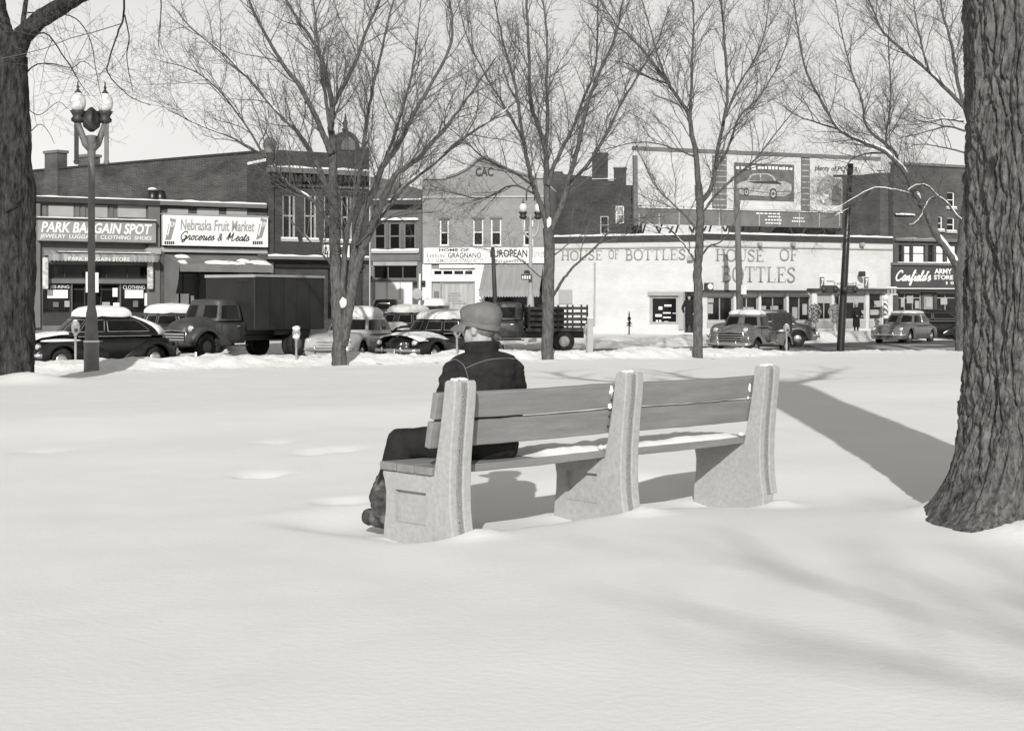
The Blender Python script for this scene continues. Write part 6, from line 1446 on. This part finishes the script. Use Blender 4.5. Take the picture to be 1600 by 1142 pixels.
o, b = simple_pole('signal_pole', 'dark leaning pole carrying two black signal boxes at right', 'pole', 1329, 256, 1313, 550, 57.5, .13, BLACK)
for (a, c) in ((1284, 1307), (1317, 1337)):
    p = P(a, 57.3, 458)-b; q = P(c, 57.3, 446)-b; h = MB().box(p.x, q.x, p.y-.16, p.y+.16, p.z, q.z).build('signal_box', BLACK, o, bevel=.03)
    for k in range(2): MB().lathe([(.10, -.05), (.115, 0), (.11, .02)], 14, ((p.x*(1-k)+q.x*k)*.8+(p.x+q.x)*.1, p.y-.17, (p.z+q.z)/2), 'y').build('lens_hood', DARK, h, True)
p = P(1313, 57.4, 256)-b
MB().box(p.x-.25, p.x+.55, p.y-.05, p.y+.05, p.z-.5, p.z-.42).build('crossarm', BLACK, o)
o, b = simple_pole('utility_pole', 'weathered utility pole in front of the white shop lettering', 'pole', 1151, 296, 1157, 520, 74, .15, mat('pole_wood', .13, .9, .15, nz=(6, .3), stretch=(1, 1, .2)))
q = P(1156, 73.8, 452)-b; MB().box(q.x+.05, q.x+.3, q.y-.1, q.y+.02, q.z-.25, q.z+.2).build('notice', WHITE, o)
o, b = simple_pole('utility_pole', 'thin dark pole in front of the market awning', 'pole', 770, 387, 775, 505, 68, .10, DARK)
o, b = simple_pole('signal_pole', 'slim white pole with black traffic signals and round disc by the boarded shop', 'pole', 656, 428, 655, 505, 68.5, .05, WHITE)
for s_ in (-1, 1):
    p = P(655+s_*6.5-3.4, 68.4, 449)-b; q = P(655+s_*6.5+3.4, 68.4, 438.5)-b; h = MB().box(p.x, q.x, p.y-.12, p.y+.1, p.z, q.z).build('signal_head', BLACK, o, bevel=.02)
    MB().lathe([(.07, -.08), (.08, 0)], 12, ((p.x+q.x)/2, p.y-.125, (p.z+q.z)/2+.05), 'y').build('lens_hood', DARK, h, True)
p = P(652, 68.3, 459)-b; MB().lathe([(.005, -.02), (.24, -.018), (.24, .012), (.005, .015)], 20, (p.x, p.y, p.z), 'y').build('disc', LGREY, o)
# street name sign on the pale lamp
p = P(829, 65.7, 433); o = empty('street_sign', (p.x, p.y, p.z), 0.1, 'small dark street name plate on the pale twin globe lamp', 'sign')
MB().box(-.40, .05, -.03, .03, -.12, .12).build('plate', BLACK, o, bevel=.01); mb = MB()
for k in range(4): mb.box(-.37+.1*k, -.31+.1*k, -.04, -.031, -.08, .05+.02*(k % 2))
mb.build('lettering', INKW, o)['kind'] = 'stuff'; MB().prism([(-.28, .14), (-.02, .14), (-.02, .26), (-.15, .3), (-.28, .26)], -.03, .03, 'xz').build('crest', BLACK, o)
# short marker post in the snowbank
o, b = simple_pole('marker_post', 'short white marker post stuck in the snowbank before the box truck', 'post', 306, 550, 306, 577, lineY(306, 46.8), .035, WHITE); MB().lathe([(.11, -.3), (.10, .15), (.05, .3)], 12).build('base', WHITE, o, True)
# little fir on the pavement
p = P(983, 77.5, 513); o = empty('fir_tree', p, 0, 'tiny dark fir standing in pavement snow against the white wall', 'tree'); MB().tube([(0, 0, -.3), (0, 0, .35)], .035, 6).build('trunk', BARKD, o)
mb = MB(); r_ = random.Random(9)
for k in range(150):
    h = r_.uniform(.08, .78); a = r_.uniform(0, 6.28); R = .26*(1-h/.8)*(0.75+.35*math.sin(h*30)); d = Vector((math.cos(a), math.sin(a), -.3)); b0 = Vector((0, 0, h+.05)); e = b0+d*max(.03, R); s_ = Vector((-math.sin(a), math.cos(a), 0))*.035
    mb.add([b0-s_*.3, b0+s_*.3, e+s_, e-s_, b0+Vector((0, 0, .03))], [(0, 1, 2, 3), (4, 2, 3)])
mb.build('crown', mat('fir_needles', .02, .9, .1), o)
# barber pole and hanging box lamp by the army store
p = P(1384, 82, 505); o = empty('barber_pole', p, 0, 'striped barber pole with white globes outside the corner shops', 'barber pole')
zt = wz(1384, 82, 462)-p.z; MB().tube([(0, 0, -.3), (0, 0, zt*.2)], .13, 12).build('base', DARK, o, True)
sp_ = bpy.data.materials.new('stripes'); sp_.use_nodes = True; t_ = sp_.node_tree; wv = t_.nodes.new('ShaderNodeTexWave'); wv.inputs['Scale'].default_value = 2.2; wv.bands_direction = 'DIAGONAL'; rp = t_.nodes.new('ShaderNodeValToRGB'); rp.color_ramp.interpolation = 'CONSTANT'; rp.color_ramp.elements[0].color = G(.08); rp.color_ramp.elements[1].position = .5; rp.color_ramp.elements[1].color = G(.7)
tcn = t_.nodes.new('ShaderNodeTexCoord'); t_.links.new(tcn.outputs['Object'], wv.inputs['Vector']); t_.links.new(wv.outputs['Fac'], rp.inputs[0]); t_.links.new(rp.outputs[0], t_.nodes['Principled BSDF'].inputs['Base Color'])
MB().tube([(0, 0, zt*.2), (0, 0, zt*.8)], .12, 14).build('striped_cylinder', sp_, o, True); MB().ball((0, 0, zt*.92), .16, 14, 10).build('globe', WHITE, o, True); MB().ball((0, 0, zt*.22), .15, 14, 10).build('globe', WHITE, o, True)
p = P(1393, 82.5, 461); o = empty('box_lamp', p, .45, 'glazed box lamp on a bracket at the edge of the white shop', 'lamp')
MB().box(-.25, .25, -.2, .2, 0, .06).build('base', CREAM, o); MB().box(-.2, .2, -.16, .16, .063, .34).build('panes', LGREY, o); MB().box(-.26, .26, -.21, .21, .343, .44, (.06, .05)).build('lid', WHITE, o)
for sx in (-.2, 0, .2):
    for sy in (-.165, .165): MB().box(sx-.014, sx+.014, sy-.014, sy+.014, .062, .342).build('bar', DARK, o)
MB().box(-.03, .03, .2, 1.6, .0, .05).build('bracket', DARK, o)

# ------------------------------------------------------------------ passers-by and clothes dummies
def figure(label, px, Y, ybase, ytop, face, coat, legs, hat=None, hatm=None, headed=True, coatlen=.55, name='person', cat='person', arms=(0.12, 0.12), fore=0.0):
    b = P(px, Y, ybase); H = (wz(px, Y, ytop)-b.z); k = H/1.78; o = empty(name, b, math.radians(face), label, cat); o.scale = (k,)*3
    mb = MB()                                       # faces +x
    for s_ in (-1, 1):
        seg(mb, (0, s_*.10, .90), (.01, s_*.11, .48), .085, .062); seg(mb, (.01, s_*.11, .48), (-.02, s_*.12, .08), .06, .045); seg(mb, (-.03, s_*.12, .05), (.15, s_*.14, .035), .045, .035)
        sh = (0, s_*.19, 1.42); el = (-.02+fore*.1, s_*(.22+arms[0]), 1.13); wr = (.10+fore*.25, s_*(.18+arms[1]*.6), .90+fore*.25)
        seg(mb, sh, el, .055, .045); seg(mb, el, wr, .043, .03); w_ = Vector(wr); d = (w_-Vector(el)).normalized(); pm = w_+d*.06; mb.ball(pm, (.035, .025, .045))
        for q in range(4): seg(mb, pm+d*.03+Vector((.03-.02*q, 0, 0)), pm+d*(.085+.01*(q in (1, 2)))+Vector((.03-.02*q, -s_*.015, 0)), .0095, .008, 6)
        seg(mb, pm+Vector((.035, 0, 0)), pm+Vector((.055, 0, 0))+d*.04, .01, .009, 6)
    mb.ball((0, 0, .95), (.13, .17, .14)); mb.ball((0, 0, 1.25), (.125, .175, .26)); seg(mb, (0, 0, 1.42), (.01, 0, 1.55), .06, .055)
    if headed:
        mb.ball((.01, 0, 1.66), (.095, .076, .115), 14, 10); mb.ball((.05, 0, 1.60), (.06, .055, .06)); mb.ball((.108, 0, 1.645), (.018, .013, .022), 8, 6)
        for s_ in (-1, 1): mb.ball((0, s_*.08, 1.645), (.02, .012, .032), 8, 6)
    me = remesh(mb, 'body', SKIN, .016, 2); me.materials.append(legs); me.polygons.foreach_set('material_index', [1 if p.center.z < .98 and not (abs(p.center.y) > .2 and p.center.z > .7) else 0 for p in me.polygons]); link('body', me, o)
    mb = MB(); mb.ball((0, 0, 1.27), (.16, .205, .26)); mb.tube([(0, -.19, 1.43), (0, 0, 1.47), (0, .19, 1.43)], [.07, .085, .07], 12); mb.tube([(0, 0, 1.3), (0, 0, 1.0), (0, 0, 1.45-coatlen-.3)], [.175, .185, .205], 14); mb.ball((0, 0, 1.49), (.085, .08, .05))
    for s_ in (-1, 1):
        sh = (0, s_*.19, 1.42); el = (-.02+fore*.1, s_*(.22+arms[0]), 1.13); wr = (.10+fore*.25, s_*(.18+arms[1]*.6), .92+fore*.25); seg(mb, sh, el, .078, .066); seg(mb, el, wr, .064, .05)
    me = remesh(mb, 'coat', coat, .017, 2); disp(me, lambda p: .012*noise.noise(p*9)); link('coat', me, o)
    if headed:
        if hat:
            MB().lathe([(.15, 1.70), (.155, 1.705), (.10, 1.715), (.098, 1.78), (.085, 1.82), (.03, 1.81)], 18, (.01, 0, 0)).build('hat', hatm, o, True)
        MB().ball((-.012, 0, 1.675), (.094, .08, .10), 12, 8).build('hair', HAIR, o, True)
    return o
figure('man in long dark overcoat standing by the white corner shop door', 1077, 75, 518, 460, -110, JACK, TROUS, True, JACK, coatlen=.85)
figure('man in dark coat and pale hat walking past the shops at right', 1338, 79, 522, 473, -60, JACK, TROUS, True, mat('pale_felt', .42, .9, .1), coatlen=.75, fore=.6)
plaid = bpy.data.materials.new('plaid_wool'); plaid.use_nodes = True; t_ = plaid.node_tree; tcn = t_.nodes.new('ShaderNodeTexCoord'); ck = t_.nodes.new('ShaderNodeTexChecker'); ck.inputs['Scale'].default_value = 9; ck.inputs['Color1'].default_value = G(.05); ck.inputs['Color2'].default_value = G(.25)
t_.links.new(tcn.outputs['Object'], ck.inputs['Vector']); t_.links.new(ck.outputs[0], t_.nodes['Principled BSDF'].inputs['Base Color'])
figure('headless clothes dummy in a plaid jacket outside the corner shop', 1273, 81, 520, 468, -95, plaid, mat('pale_trousers', .3, .9, .1, nz=(6, .3)), headed=False, name='clothes_dummy', cat='mannequin', arms=(.1, .1))
figure('headless clothes dummy in a mottled jacket and pale trousers behind the leaning pole', 1305, 80, 521, 468, -100, mat('mottled_jacket', .22, .9, .1, nz=(9, .7)), mat('pale_trousers', .3, .9, .1), headed=False, name='clothes_dummy', cat='mannequin', arms=(.12, .12))
